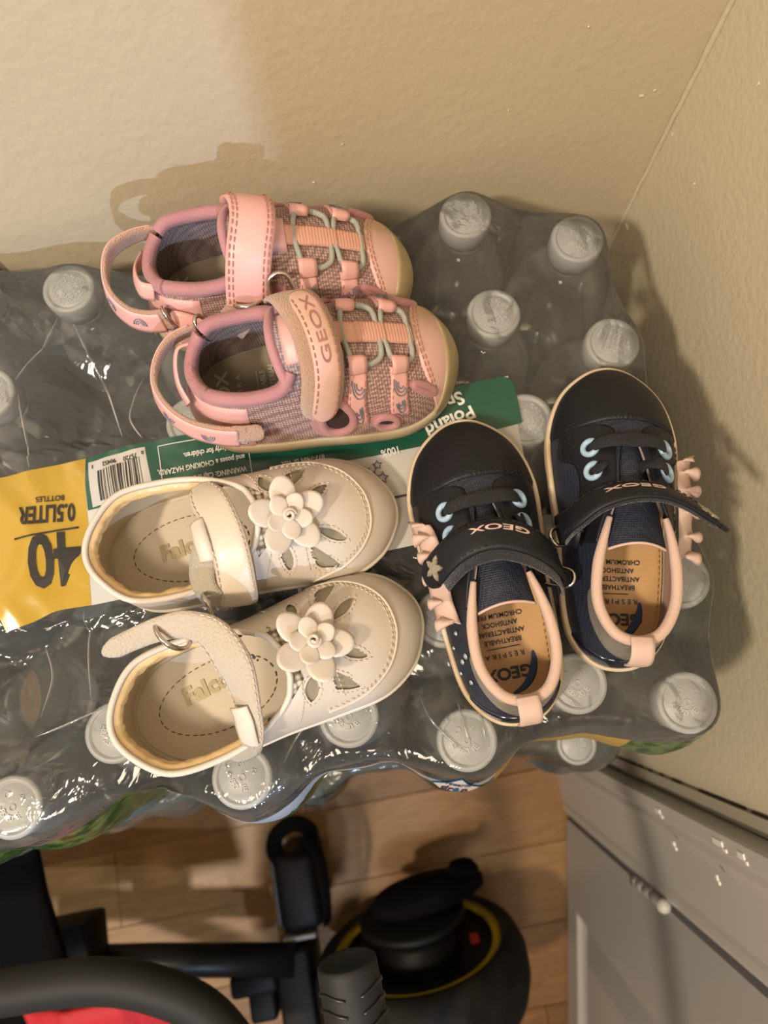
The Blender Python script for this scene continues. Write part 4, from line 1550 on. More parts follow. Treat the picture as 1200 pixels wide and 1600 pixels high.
def navy_shoe(label, loc, ang, m, open_strap):
    s = Shoe('hook_strap_sneaker', label, 'shoe', 'navy sneaker pair', loc, ang, m)
    s.form(NH, 1.0, 8.0, 156)
    s.sole([(-3, 0), (0, .8), (1.8, 3), (2.4, 7), (2.5, 11), (1.9, 12.4), (0.3, 12.4), (-1, 9)], M_nsole)
    s.upper(M_navy, lining=M_nlin, thick=1.6)
    ins = s.insole(3.2, 10.5, M_tan, 0.3)
    # tongue
    v, f = [], []
    nx, ny = 30, 20
    for i in range(nx + 1):
        t = i / nx
        x = 112 - 59 * t
        hw = 9 + 4.5 * t
        zc = 38 + 15 * t - 3.0 * t * t
        for j in range(ny + 1):
            y = -hw + 2 * hw * j / ny
            v.append((x - 2.5 * (1 - (y / hw) ** 2) * (t > .9) * (t - .9) * 10 * -1, y + 1.0, zc - 5.0 * (y / hw) ** 2))
    for i in range(nx):
        for j in range(ny):
            a = i * (ny + 1) + j
            f.append((a, a + ny + 1, a + ny + 2, a + 1))
    tg = s.add('tongue', (v, f), M_navy)
    e = [Vector(v[nx * (ny + 1) + j]) for j in range(ny + 1)]
    s.add('tongue_edge', tube(e, .7, seg=6), M_frill, tg)
    # toe cap with its stitched edge
    cap = lambda p: p.x > 118.5 + 1.5 * math.cos(p.y * .08) - .0018 * p.y * p.y * 1.2
    u0, u1 = s.u_of(cap)
    us = [u0 + (u1 - u0) * i / 60 for i in range(61)]
    s.add('toe_cap', s.region(lambda u: 0.0, lambda u: max(.02, s.t_of(u, cap)), u0, u1, 1.0, 80, 16), M_blk)
    st = MB()
    for d in (1.2, 2.8):
        c2 = lambda p, d=d: p.x > 118.5 + d + 1.5 * math.cos(p.y * .08) - .0018 * p.y * p.y * 1.2
        w0, w1 = s.u_of(c2)
        pts = [s.off(w0 + (w1 - w0) * i / 60, s.t_of(w0 + (w1 - w0) * i / 60, c2), 1.1) for i in range(2, 59)]
        s.stitch(st, pts, three=True, r=.34, ln=1.8, gap=.6)
    # eyestay / quarter panels either side of the lacing
    for sg in (1, -1):
        A = [(117, 12 * sg), (113.5, 7.0 * sg), (104, 7.2 * sg), (92, 8.0 * sg), (80, 10.3 * sg), (66, 15 * sg), (56, 17.5 * sg)]
        B = [(118.5, 28.5 * sg), (111, 29.8 * sg), (103, 29.5 * sg), (97, 24 * sg), (84, 22.5 * sg), (70, 24 * sg), (58, 23.5 * sg)]
        A = [(x, y + 1) for x, y in A]
        B = [(x, y + 1) for x, y in B]
        s.add('eyestay', s.strip(A, B, .9, 44, 10), M_blk)
        s.stitch(st, cr([(x, y - 1.3 * sg) for x, y in B[1:]], 30), d=1.0, r=.3)
        s.stitch(st, cr([(113, 24 * sg), (110, 25 * sg), (107, 22 * sg)], 8), d=1.0, r=.3)
    s.add('stitching', (st.v, st.f), M_lace, kind='stuff')
    # pink bound collar
    ux = [i / 400 for i in range(401) if s.pt(i / 400, 1).x < 62]
    ua = max(u for u in ux if u < .5)
    s.rimtube(2.6, M_pinkb, 'collar_binding', -ua - .02, ua + .02, d=-.4, fr=lambda t: .55 + .45 * min(1, 8 * t, 8 * (1 - t)))
    # eyelets and elastic laces
    for k, xl in enumerate((104.5, 92.0)):
        ends = []
        for sg in (1, -1):
            y = 1 + sg * (17.5 - k * .6)
            p = s.on(xl, y, 1.5)
            n_ = s.nat(xl, y)
            s.add('eyelet', ring3(p, n_, 3.7, 3.7, 1.5, 24, 8), M_eye)
            ends.append((xl, y))
        a, b = ends
        P = cr([s.on(a[0], a[1] - .5, 1.2), s.on(a[0] + .5, a[1] - 4, 3.6), s.on(xl + 1, 8, 4.2), s.on(xl + 1, -6, 4.2), s.on(b[0] + .5, b[1] + 4, 3.6), s.on(b[0], b[1] + .5, 1.2)], 30)
        nr = [tuple(s.nat(p[0], p[1])) for p in P]
        s.add('elastic_lace', ribbon(P, [5.4 + 1.8 * math.sin(math.pi * i / 29) for i in range(30)], 1.5, nr, cross=6, crown=.5), M_lace)
    # heel: silver wings, dark patent counter and the pull tab
    s.add('heel_counter', s.region(lambda u: .02, lambda u: .10 + .28 * math.cos(u * 2 * math.pi * 2.2), -.105, .105, 1.1, 60, 10), mat('navy_patent', (0.006, 0.008, 0.02), .12, coat=.6))
    s.add('silver_heel_patch', s.region(lambda u: .42 + 2.6 * abs(u), lambda u: .95, -.14, .14, 1.5, 60, 10), M_silver)
    P = cr([(13.0, 1, 46.6), (9.0, 1, 48.0), (4.2, 1, 46.5), (1.2, 1, 42), (0.6, 1, 36)], 16)
    s.add('pull_tab', ribbon(P, 10.5, 1.5, [(-.2, 0, 1), ] * 5 + [(-.7, 0, .7)] * 5 + [(-1, 0, .1)] * 6, cross=7), M_frill)
    # frill along the outer side (+y)
    v, f = [], []
    n = 110
    path = cr([(101, 29.5, 30), (94, 28.0, 34), (84, 27.2, 35.5), (72, 27.0, 35.5), (60, 26.5, 35), (50, 25.0, 36)], n)
    for i in range(n):
        p = Vector(path[i])
        ph = i / n * 2 * math.pi * 5.3
        e = 1.0 if 3 < i < n - 3 else .75
        for j in range(7):
            t = j / 6
            fl_ = t ** 1.2
            v.append((p.x + 4.6 * math.sin(ph) * fl_, p.y - 2.5 + 10.5 * t * e + 1.2 * math.cos(ph) * fl_, p.z + 1.2 - 5.0 * t * t + 3.0 * math.cos(ph) * fl_))
    for i in range(n - 1):
        for j in range(6):
            a = i * 7 + j
            f.append((a, a + 1, a + 8, a + 7))
    fo = s.add('frill', (v, f), M_frill)
    md = fo.modifiers.new('thickness', 'SOLIDIFY')
    md.thickness = .0008
    # crystals on the outer side
    for x, t_, r_ in ((66, .42, 1.3), (58, .5, 1.0), (47, .5, 1.3), (40, .32, 1.0), (33, .48, 1.5), (35.5, .62, 1.6), (23, .5, 1.3), (84, .35, 1.1), (76, .45, 1.1), (28, .3, 1.0)):
        u = min((i / 800 for i in range(400)), key=lambda q: abs(s.pt(q, t_).x - x))
        p, n_ = s.off(u, t_, .5), s.nrm(u, t_)
        q = Vector((0, 0, 1)).rotation_difference(n_).to_matrix().to_4x4()
        s.add('crystal', xform(lathe([(r_, 0), (r_, .3), (r_ * .6, .9), (.1, 1.0)], 10), Matrix.Translation(p) @ q), M_gem)
    # the strap, its ring and the star patch (outer end)
    if open_strap == 0:
        P = cr([(68, -29, 30), (67.5, -28.5, 39), (73, -24, 49), (80, -15, 56), (85.5, -3, 59), (86.5, 9, 58), (84, 19, 53.5), (80, 26, 47.5), (76, 31, 41)], 60)
        nr = [tuple(n_) for n_ in cr([(-.2, -1, .0), (.1, -1, .3), (.25, -.7, .7), (.3, -.4, .9), (.3, -.1, 1), (.3, .2, 1), (.25, .45, .9), (.2, .6, .8), (.1, .7, .7)], 60)]
        geox, gang, star_i = (91.2, -1.0), None, 55
    else:
        P = cr([(64, -31.5, 28), (64.5, -31.5, 38), (68, -28, 47), (74.5, -19, 55), (78, -7, 59), (78, 6, 60), (75, 17, 58.5), (70, 27, 56), (66, 34, 54)], 60)
        nr = [tuple(n_) for n_ in cr([(-.2, -1, .0), (.1, -1, .3), (.5, -.6, .7), (.7, -.3, .75), (.75, -.05, .7), (.8, .1, .65), (.8, .2, .6), (.8, .25, .55), (.8, .2, .5)], 60)]
        geox, gang, star_i = None, None, 53
    w = [15.5] * 60
    sp = s.add('strap', ribbon(P, w, 2.0, nr, cross=7, round_ends=False, crown=.4), M_blk)
    # fix the outer end round
    s2 = MB()
    up_pts = []
    for i in range(60):
        T = Vector(P[min(i + 1, 59)]) - Vector(P[max(i - 1, 0)])
        S_ = T.cross(Vector(nr[i])).normalized()
        N_ = S_.cross(T).normalized()
        up_pts.append((Vector(P[i]), T.normalized(), S_, N_))
    ends = []
    p, T, S_, N_ = up_pts[59]
    capv = [p + S_ * 7.75 * math.sin(a) + T * 7.0 * math.cos(a) for a in [math.pi * (-.5 + i / 16) for i in range(17)]]
    vv = [q + N_ * 1.0 for q in capv] + [q - N_ * 1.0 for q in capv]
    ff = [tuple(range(17)), tuple(reversed(range(17, 34)))] + [(i, 17 + i, 18 + i, i + 1) for i in range(16)]
    s.add('strap_end', (vv, ff), M_blk, sp, smooth=False)
    for o in (-1, 1):
        s.stitch(s2, [q[0] + q[2] * o * 6.3 + q[3] * 1.3 for q in up_pts[8:]], three=True, r=.3)
    s.add('strap_stitching', (s2.v, s2.f), M_lace, sp, kind='stuff')
    # loop tape under the strap, showing towards the heel
    sgn = 1 if up_pts[30][2].x > 0 else -1
    lt = [q[0] - q[3] * 1.7 - q[2] * sgn * (6.0 if not open_strap else 2.0) for q in up_pts[6:58]]
    s.add('loop_tape', ribbon(lt, 13.0 if not open_strap else 13, 1.6, [tuple(q[3]) for q in up_pts[6:58]], cross=6), M_fuzz, sp)
    # lettering on the strap
    ci = 31 if not open_strap else 32
    def on_strap(x, y, d):
        """x along the strap (image left to right), y across"""
        k = max(0, min(58.99, ci + x / .95))
        i = int(k)
        a, b = up_pts[i], up_pts[min(i + 1, 59)]
        t = k - i
        return a[0].lerp(b[0], t) + a[2] * y + a[3] * (1.5 + d)
    tv, tf = text_geo('GEOX', 3.9, .06, .06, 'CENTER', 1.35)
    # read from the toe side: its top points to the heel
    vv = []
    for x, y, z in tv:
        yy = (y - 1.6) * (-1 if up_pts[31][2].x > 0 else 1)
        vv.append(on_strap((x) * (1 if m > 0 else -1), yy + (2.6 if not open_strap else 1.5) * sgn, z))
    s.add('lettering', (vv, tf), M_pinkt, sp, smooth=False)
    p, T, S_, N_ = up_pts[star_i]
    sv, sf = [], []
    for k in range(20):
        a = 2 * math.pi * k / 20
        r_ = 4.6 + 1.9 * math.cos(5 * a)
        sv.append(p + T * (r_ * math.cos(a) + 1) + S_ * r_ * math.sin(a) + N_ * 1.0)
    for k in range(20):
        sv.append(sv[k] * .93 + (p + T) * .07 + N_ * 1.1)
    sf = [tuple(range(20, 40))] + [(k, (k + 1) % 20, 20 + (k + 1) % 20, 20 + k) for k in range(20)]
    s.add('star_patch', (sv, sf), M_star, sp, smooth=False)
    rp = up_pts[5][0]
    s.add('strap_ring', ring3((rp.x - 3.0, rp.y + 1.5, rp.z - 2), (.2, .5, .8), 9.0, 4.6, 1.0, rect=.4), M_metal)
    s.add('ring_loop', ribbon(cr([(58, -27.5, 34), (60, -28.0, 38), (64, -27.5, 40), (66, -25.5, 41)], 12), 11, 1.4, [(-.2, -.8, .6)] * 12), M_blk)
    # insole print, read from the toe
    z = 11.1
    up_ang = 90
    s.text('GEOX', 26, 1.5, z, 8.0, up_ang, M_inkd, .28, 1.1)
    s.text('R E S P I R A', 33.4, 1.5, z, 3.5, up_ang, M_inkd, .02, 1.1)
    ln = s.add('insole_rule', box((36.0, 1.5 * m, z), (.4, 17, .12)), M_inkd, smooth=False)
    for k, wd in enumerate(('BREATHABLE', 'ANTIBACTERIAL', 'ANTISHOCK', 'CHROMIUM FREE')):
        s.text(wd, 40.4 + k * 4.3, 1.0, z, 3.4, up_ang, M_inkd, .04, .95)
    arc = cr([(32, -12.5, z), (27, -12.2, z), (21, -9.8, z), (16, -5.2, z), (13, 1.5, z)], 26)
    s.add('insole_swoosh', ribbon(arc, [.4 + 3.6 * math.sin(math.pi * min(1, i / 25 * .9 + .05)) for i in range(26)], .15), M_swoosh, raw=True)
    st3 = MB()
    s.stitch(st3, [(p.x, p.y, 11.9) for p in [s.O[i] - s.out[i] * 5.2 for i in range(-70, 70)]], three=True, r=.25, ln=1.6, gap=.7)
    s.add('insole_stitching', (st3.v, st3.f), mat('tan_thread', (0.40, 0.25, 0.11), .7), kind='stuff')
    return s
navy_shoe('navy sneaker with pink frill whose strap end lies flat, left of the two navy shoes', at(53.5, -35.0), R(89.8), 1, 0).root.scale = (.968, .968, .968)
navy_shoe('navy sneaker whose strap end juts out to the wall, right of the two navy shoes', at(103.8, -19.0), R(77.3), -1, 1).root.scale = (.975, .968, .975)
# ------------------------------------------------------------------ pink closed-toe sandals with cord lacing
M_pmesh = mat('pink_grey_mesh', (0.52, 0.345, 0.32), 0.75, weave=(700, .9, (0.22, 0.135, 0.12), .2))
M_pmeshin = mat('grey_pink_mesh_lining', (0.46, 0.37, 0.36), 0.8, weave=(700, .8, (0.26, 0.19, 0.18), .2))
M_pink = mat('pink_synthetic', (0.70, 0.39, 0.36), 0.42, bump=(600, .15, .0003), var=(30, (0.65, 0.355, 0.32), .25))
M_pinkcap = mat('scuffed_pink_toecap', (0.72, 0.45, 0.41), 0.45, bump=(300, .15, .0003), var=(38, (0.55, 0.36, 0.26), .10))
M_mauve = mat('mauve_knit_binding', (0.44, 0.205, 0.215), 0.8, bump=(1200, .6, .0005), sheen=.25)
M_salm = mat('salmon_webbing', (0.60, 0.32, 0.245), 0.75)
M_cord = mat('grey_green_cord', (0.33, 0.345, 0.31), 0.7, bump=(1500, .5, .0004))
M_pfuzz = mat('worn_pink_loop_tape', (0.50, 0.29, 0.205), 0.95, bump=(1100, 1.0, .0014), sheen=.5, var=(45, (0.42, 0.26, 0.17), .3))
M_psole = mat('worn_cream_rubber', (0.50, 0.44, 0.32), 0.55, bump=(120, .3, .0007), var=(26, (0.36, 0.28, 0.17), .15))
M_pbump = mat('scuffed_clear_bumper', (0.42, 0.34, 0.19), 0.4, var=(60, (0.30, 0.22, 0.11), .2), bump=(200, .3, .0006))
M_pins = mat('grey_beige_insole', (0.27, 0.225, 0.155), 0.85, bump=(500, .3, .0005), var=(9, (0.22, 0.18, 0.12), .3))
M_pst = mat('pink_stitch', (0.44, 0.18, 0.15), 0.7)
M_pst2 = mat('orange_stitch', (0.62, 0.31, 0.17), 0.7)
M_rain = mat('blue_grey_rainbow_print', (0.16, 0.18, 0.25), 0.5)
M_ventshade = mat('vent_shade', (0.035, 0.02, 0.016), 0.9)
M_inkp = mat('pale_ink', (0.52, 0.47, 0.38), 0.7)
M_inkm = mat('mauve_ink', (0.36, 0.16, 0.15), 0.6)

PH = [(8, 0, 18, 0, 45, 1.5, 20, .15, 38), (11, 13, 22, 11, 47, 1.5, 20, .15, 40), (24, 23, 31, 18, 51, 1.5, 22, .1, 42), (46, 27, 47, 20.5, 50, 1.5, 22, .12, 40),
      (72, 29, 61, 19, 51, 1.5, 22, .25, 42), (98, 32, 68, 12, 56, 1.5, 24, .5, 48), (122, 32.5, 70, 7, 58, 1.5, 26, .5, 48), (140, 25, 71, 4, 59, 1.5, 28, .5, 48),
      (150.5, 12.5, 71.5, 2, 59, 1.5, 30, .5, 48), (154, 0, 71.5, 0, 59, 1.5, 30, .5, 48)]

def rainbow(s, mb, c, ang, k=1.0):
    for r_ in (1.3, 2.3, 3.3):
        pts = []
        for i in range(13):
            a = math.pi * i / 12
            x, y = r_ * math.cos(a), r_ * math.sin(a) * 1.3
            X, Y = c[0] + k * (x * math.cos(ang) - y * math.sin(ang)), c[1] + k * (x * math.sin(ang) + y * math.cos(ang))
            pts.append(s.on(X, Y, 1.75))
        mb.add(*tube(pts, .28, seg=5))

def pink_sandal(label, loc, ang, m, lower):
    s = Shoe('closed_toe_sandal', label, 'shoe', 'pink sandal pair', loc, ang, m)
    s.form(PH, 1.5, 8.0, 154)
    s.sole([(-3, 0), (0, .8), (1.6, 3), (2.0, 8), (1.6, 11.5), (0.2, 12.4), (-1, 9)], M_psole)
    u_b0, u_b1 = s.u_of(lambda p: p.x > 134)
    s.add('toe_bumper', s.region(lambda u: .0, lambda u: .04 + .24 * math.sin(math.pi * (u - u_b0) / (u_b1 - u_b0)) ** .6, u_b0, u_b1, 1.9, 60, 12), M_pbump)
    s.upper(M_pmesh, lining=M_pmeshin, thick=1.8)
    s.insole(3.5, 11.0, M_pins, 0.3)
    # toe cap
    cap = lambda p: p.x > 130 + .009 * p.y * p.y
    u0, u1 = s.u_of(cap)
    tc = lambda u: max(.05, s.t_of(u, cap))
    s.add('toe_cap', s.region(lambda u: min(.10, tc(u) * .5), tc, u0, u1, 1.2, 90, 18), M_pinkcap)
    st = MB()
    for d in (1.4, 3.0):
        c2 = lambda p, d=d: p.x > 130 + d + .009 * p.y * p.y
        w0, w1 = s.u_of(c2)
        s.stitch(st, [s.off(w0 + (w1 - w0) * i / 60, s.t_of(w0 + (w1 - w0) * i / 60, c2), 1.3) for i in range(4, 57)], three=True, r=.34, ln=1.8, gap=.6)
    # side vents with mauve bound edges
    def vent(u, t, du, dt, tilt=0.0, big=1.0):
        P = []
        for i in range(26):
            a = 2 * math.pi * i / 26
            x, y = du * math.cos(a), dt * math.sin(a)
            P.append((u + x + tilt * y, t + y))
        pts = [s.off(a, b, .7) for a, b in P]
        c = s.off(u, t, .35)
        v = [c] + [s.off(a, b, .35) for a, b in P]
        o = s.add('vent', (v, [(0, i + 1, (i + 1) % 26 + 1) for i in range(26)]), M_ventshade, smooth=False)  # flat dark disc, painted as the shade inside the opening
        s.add('vent_binding', tube(pts, 1.9 * big, True, 8), M_mauve, o)
        P2 = [(u + (a - u) * 1.65, t + (b - t) * 1.5) for a, b in P]
        s.add('vent_facing', ([s.off(a, b, .30) for a, b in P] + [s.off(a, b, .38) for a, b in P2], [(i, (i + 1) % 26, 26 + (i + 1) % 26, 26 + i) for i in range(26)]), M_mauve, o)
    def u_side(x, sg, t):
        rng = [i / 800 for i in range(30, 390)]
        u = min(rng, key=lambda q: abs(s.pt(q if sg > 0 else 1 - q, t).x - x))
        return u if sg > 0 else 1 - u
    for sg in (1, -1):
        k = 1 if sg > 0 else -1
        vent(u_side(131, sg, .33), .33, .006, .085, -.03 * k)
        vent(u_side(109, sg, .25), .25, .013, .075)
        vent(u_side(84, sg, .42), .42, .020, .20, .05 * k, 1.2)
    s.add('heel_panel', s.region(lambda u: .05, lambda u: .80, -.15, .15, 1.0, 60, 10), M_pink)
    # strips from the sole to the cord, printed with little rainbows
    rb = MB()
    for sg in (1, -1):
        for xa, xb, ye in ((98, 95.5, 32), (118.5, 117, 31)):
            A = [(xa - 4.2, 15 * sg), (xa - 4.6, 20 * sg), (xb - 5.0, 27 * sg), (xb - 5.5, ye * sg)]
            B = [(xa + 4.2, 15 * sg), (xa + 4.0, 20 * sg), (xb + 4.2, 27 * sg), (xb + 4.5, ye * sg)]
            s.add('tab_strip', s.strip(A, B, 1.4, 24, 8), M_pink)
            for q, CC in ((1.0, A), (-1.0, B)):
                s.stitch(st, cr([(x + q, y) for x, y in CC[1:]], 16), d=1.35, r=.3)
            rainbow(s, rb, (xa - .6, 21.5 * sg), R(0 if sg > 0 else 180) + .5)
            rainbow(s, rb, (xb - .6, (ye - 3.5) * sg), R(0 if sg > 0 else 180) - .3, .7)
            P = [s.on(xa, y * sg, 1.0 + h) for y, h in ((11.2, .2), (11.4, 2.4), (13, 3.4), (15.5, 2.6), (17.5, .9))]
            s.add('cord_keeper', ribbon(cr(P, 14), 9.4, 1.2, [tuple((s.nat(p.x, p.y) + Vector((0, -.6 * sg * (1 if i < 5 else 0), 0))).normalized()) for i, p in enumerate([Vector(q) for q in cr(P, 14)])], cross=5), M_pink)
    s.add('rainbow_print', (rb.v, rb.f), M_rain, kind='stuff')
    # centre webbing with its ribs, in three lengths
    prev = None
    for x0, x1, h in ((89, 101.5, 1.9), (101, 114.5, 2.3), (112, 128.5, 1.9)):
        v, f = [], []
        n = int((x1 - x0) / .5)
        for i in range(n + 1):
            x = x0 + (x1 - x0) * i / n
            for j in range(7):
                y = -5.2 + 10.4 * j / 6
                hh = h + (.35 if i % 3 == 0 else 0) - (.7 if j in (0, 6) else 0)
                v.append(s.on(x, y, hh))
        for i in range(n):
            for j in range(6):
                a = i * 7 + j
                f.append((a, a + 7, a + 8, a + 1))
        o = s.add('webbing', (v, f), M_salm)
        md = o.modifiers.new('thickness', 'SOLIDIFY')
        md.thickness = .0009
    s.add('webbing_end', s.strip([(90, 8), (84, 7.5), (77, 7)], [(90, -8), (84, -7.5), (77, -7)], 3.2, 16, 8), M_pink)
    # elastic cord: two loops crossing under the webbing
    for cx, ax, ay in ((103.2, 8.8, 14.2), (120.8, 6.6, 13.6)):
        P = []
        for i in range(60):
            a = 2 * math.pi * i / 60
            x, y = math.cos(a), math.sin(a)
            k = 1 / max(abs(x), abs(y)) ** .35
            X, Y = cx + ax * x * k * (1 + .12 * math.sin(a) ** 2), ay * y * k
            P.append(s.on(X, Y, 1.6 if abs(Y) > 6 else .9))
        s.add('elastic_cord', tube(P, 1.45, True, 9), M_cord)
    # padded tongue with pink patch
    v, f = [], []
    nx, ny = 16, 20
    for side in (0, 1):
        for i in range(nx + 1):
            t = i / nx
            for j in range(ny + 1):
                q = -1 + 2 * j / ny
                x = 86 - 22 * t + 3.5 * q * q * t - 3.0 * t
                z = 54 + 6.5 * t - 12.0 * q * q * (1 - .2 * t) + (2.2 if side == 0 else -1.0) * math.sqrt(max(0, 1 - q ** 4)) * (1 if t < .99 else .6)
                v.append((x, 19 * q + 1, z))
    w = ny + 1
    m_ = (nx + 1) * w
    for b, fl_ in ((0, True), (m_, False)):
        for i in range(nx):
            for j in range(ny):
                a = b + i * w + j
                qd = (a, a + w, a + w + 1, a + 1)
                f.append(tuple(reversed(qd)) if fl_ else qd)
    for j in range(ny):
        a, c = nx * w + j, m_ + nx * w + j
        f.append((a, a + 1, c + 1, c))
    tg = s.add('tongue', (v, f), M_pmeshin)
    e = [Vector(v[nx * w + j]) + Vector((0, 0, -.8)) for j in range(w)]
    s.add('tongue_binding', tube(cr(e, 60), 2.5, seg=10), M_mauve, tg)
    s.add('tongue_patch', ribbon([(69.5, y + 1, 61.0 - 11.0 * (y / 19) ** 2 + 1.6) for y in range(-12, 13)], 7.5, 1.2, [tuple(Vector((-.25, y / 22, 1)).normalized()) for y in range(-12, 13)]), M_pink, tg)
    # thick mauve collar, in three lengths (open where the heel strap passes)
    um = max(i / 400 for i in range(200) if s.pt(i / 400, 1).x < 66)
    n = 90
    def collar(u0, u1, name='collar_binding'):
        P = []
        for i in range(n):
            u = u0 + (u1 - u0) * i / (n - 1)
            P.append(s.off(u, 1.0, -.6))
        rr = [3.3 * (.75 + .25 * min(1, 10 * i / n, 10 * (n - 1 - i) / n)) for i in range(n)]
        s.add(name, tube(cr(P, 170), [3.3 + (.24 if i % 2 else -.24) for i in range(170)], seg=12), M_mauve)
    collar(-.085, .075, 'heel_collar')
    collar(.085, um + .01)
    collar(-um - .01, -.095)
    # main strap: from the ring on the inner side over the tongue to the outer side
    if lower:
        P = cr([(70, -25, 46), (72, -20, 57), (75.5, -13, 65), (80, -2, 69), (82.5, 10, 66.5), (82, 20, 58.5), (78, 27.5, 46), (74, 30, 36)], 60)
    else:
        P = cr([(66, -27, 44), (69, -22, 55), (73, -13, 64), (77, -2, 68), (77.5, 8, 67), (75, 16, 62), (71, 21, 54), (68, 24, 45)], 60)
    nr = [tuple(n_) for n_ in cr([(0, -1, .15), (0, -.85, .5), (.1, -.45, .9), (.2, 0, 1), (.2, .35, .9), (.2, .75, .65), (.1, .95, .3), (0, 1, .1)], 60)]
    wd = [20.5 if lower else 21.5] * 60
    for k in range(10):
        wd[59 - k] = wd[0] * math.sqrt(max(.02, 1 - ((10 - k) / 10.3) ** 2))
    sp = s.add('strap', ribbon(P, wd, 2.0, nr, cross=9, crown=.8), M_pfuzz if lower else M_pink)
    fr = []
    for i in range(60):
        T = (Vector(P[min(i + 1, 59)]) - Vector(P[max(i - 1, 0)])).normalized()
        S_ = T.cross(Vector(nr[i])).normalized()
        fr.append((Vector(P[i]), T, S_, S_.cross(T).normalized()))
    fsgn = 1 if fr[30][2].x > 0 else -1
    if lower:
        q0 = 16
        P2 = [p + N_ * 1.3 + S_ * fsgn * 2.2 for p, T, S_, N_ in fr[q0:]]
        w2 = [13.0] * len(P2)
        for k in range(8):
            w2[-1 - k] = 13 * math.sqrt(max(.02, 1 - ((8 - k) / 8.3) ** 2))
            w2[k] = 13 * math.sqrt(max(.05, 1 - ((8 - k) / 9) ** 2))
        s.add('strap_facing', ribbon(P2, w2, 1.4, [tuple(q[3]) for q in fr[q0:]], cross=7, crown=.5), M_pinkcap, sp)
        base_off, half_w, rng = fsgn * 2.2, 5.2, range(20, 55)
    else:
        base_off, half_w, rng = 0, 9.2, range(2, 55)
    for o in (-1, 1):
        for e in ((0,) if lower else (0, 2.0)):
            s.stitch(st, [fr[i][0] + fr[i][2] * (base_off + o * (half_w - e)) + fr[i][3] * (2.5 if lower else 1.75) for i in rng], three=True, r=.34, ln=2.0, gap=.7)
    s.add('stitching', (st.v, st.f), M_pst, kind='stuff')
    if lower:
        tv, tf = text_geo('GEOX', 6.2, .04, .06, 'CENTER', 1.15)
        vv = []
        for x, y, z in tv:
            k = 30 - x / 1.05 * (1 if m < 0 else -1)
            k = max(0, min(58.9, k))
            i = int(k)
            a, b, t = fr[i], fr[i + 1], k - i
            vv.append(a[0].lerp(b[0], t) + a[2] * (-(y - 2.2) * fsgn + base_off) + a[3] * (2.75 + z))
        s.add('lettering', (vv, tf), M_inkm, sp, smooth=False)
    # ring and the folded-back tape on the inner side
    rp = fr[2][0]
    s.add('strap_ring', ring3((rp.x, rp.y, rp.z), (.1, .75, .65), 11.5, 6.0, 1.1, rect=.4), M_metal)
    if not lower:
        Q = cr([(68, -26, 48), (63, -28.0, 43), (58, -29.5, 38), (53, -30.5, 33)], 20)
        s.add('folded_tape', ribbon(Q, [14, 15, 15.5] + [16] * 17, 1.8, [(-.15, -.75, .65)] * 20, cross=6), M_pfuzz)
    # heel strap standing off the heel, its ring and keeper
    P = cr([(30, -20.5, 41), (20, -21, 42), (9, -17, 42), (1.0, -8, 41), (-1.5, 3, 39.5), (3, 14, 37.5), (13, 23, 35.5), (27, 28.5, 34), (38, 30, 32.5)], 70)
    if not lower:
        P = cr([(30, 19.5, 42), (21, 20, 44), (10, 17, 46), (0, 11, 46), (-4.5, 0, 43), (-3, -10, 40), (4, -18, 37), (14, -21.5, 35.5), (24, -22.5, 36.5)], 70)
    c = Vector((32, 0, 30))
    nr = []
    for i, p in enumerate(P):
        a, b = Vector(P[max(0, i - 1)]), Vector(P[min(69, i + 1)])
        T = (b - a).normalized()
        n_ = Vector((T.y, -T.x, 0))
        if n_.dot(Vector(p) - c) < 0:
            n_ = -n_
        nr.append(tuple((n_ + Vector((0, 0, .30))).normalized()))
    hs = s.add('heel_strap', ribbon(P, 12.5, 2.4, nr, cross=7), M_pfuzz)
    s.add('heel_strap_facing', ribbon([Vector(p) + Vector(n_) * 1.5 + Vector((0, 0, -.6)) for p, n_ in zip(P[8:66], nr[8:66])], 11.5, 1.3, nr[8:66], cross=6), M_pink, hs)
    rb2 = MB()
    for k in (18, 30, 44, 56):
        p, n_ = Vector(P[k]), Vector(nr[k])
        T = (Vector(P[k + 1]) - Vector(P[k - 1])).normalized()
        U_ = n_.cross(T).normalized()
        for r_ in (1.3, 2.3, 3.3):
            rb2.add(*tube([p + n_ * 2.3 + T * r_ * math.cos(a) + U_ * (r_ * math.sin(a) * 1.2) - U_ * 1 + Vector((0, 0, -.6)) for a in [math.pi * i / 10 for i in range(11)]], .26, seg=5))
    s.add('rainbow_print', (rb2.v, rb2.f), M_rain, hs, kind='stuff')
    if lower:
        s.add('hook_tape', ribbon(cr([(30, 29.0, 36), (38, 30.2, 35), (47, 30.8, 34.5)], 14), 9, 1.2, [(0, .85, .5)] * 14, round_ends=True), M_pfuzz, label='worn brown patch of hook tape')
        s.add('heel_ring', ring3((28, -20, 44.5), (.9, .3, .3), 7.5, 4.0, 1.0), M_metal)
    else:
        s.add('heel_ring', ring3((25.5, -22.5, 37.5), (.9, .25, .3), 8.0, 4.5, 1.1), M_metal)
        s.add('ring_keeper', ribbon(cr([(25, -23, 36), (28, -24.5, 37.5), (33, -26, 36), (39, -27.5, 33), (43, -28, 31)], 14), 9, 1.6, [(0, -.75, .65)] * 14, round_ends=True), M_pink)
    s.add('heel_loop', ribbon(cr([(20, -13, 45), (14, -11, 46), (11, -4, 44), (10.5, 4, 41), (13, 12, 38)], 24), 8.5, 1.6, [(-.9, -.2 + .2 * i / 23, .4) for i in range(24)], crown=.4), M_pink)
    # insole print
    z = 11.7
    s.text('GEOX', 29, 1, z, 9.5, 90, M_inkp, .2, 1.1)
    s.text('R E S P I R A', 36, 1, z, 3.8, 90, M_inkp, .02, 1.15)
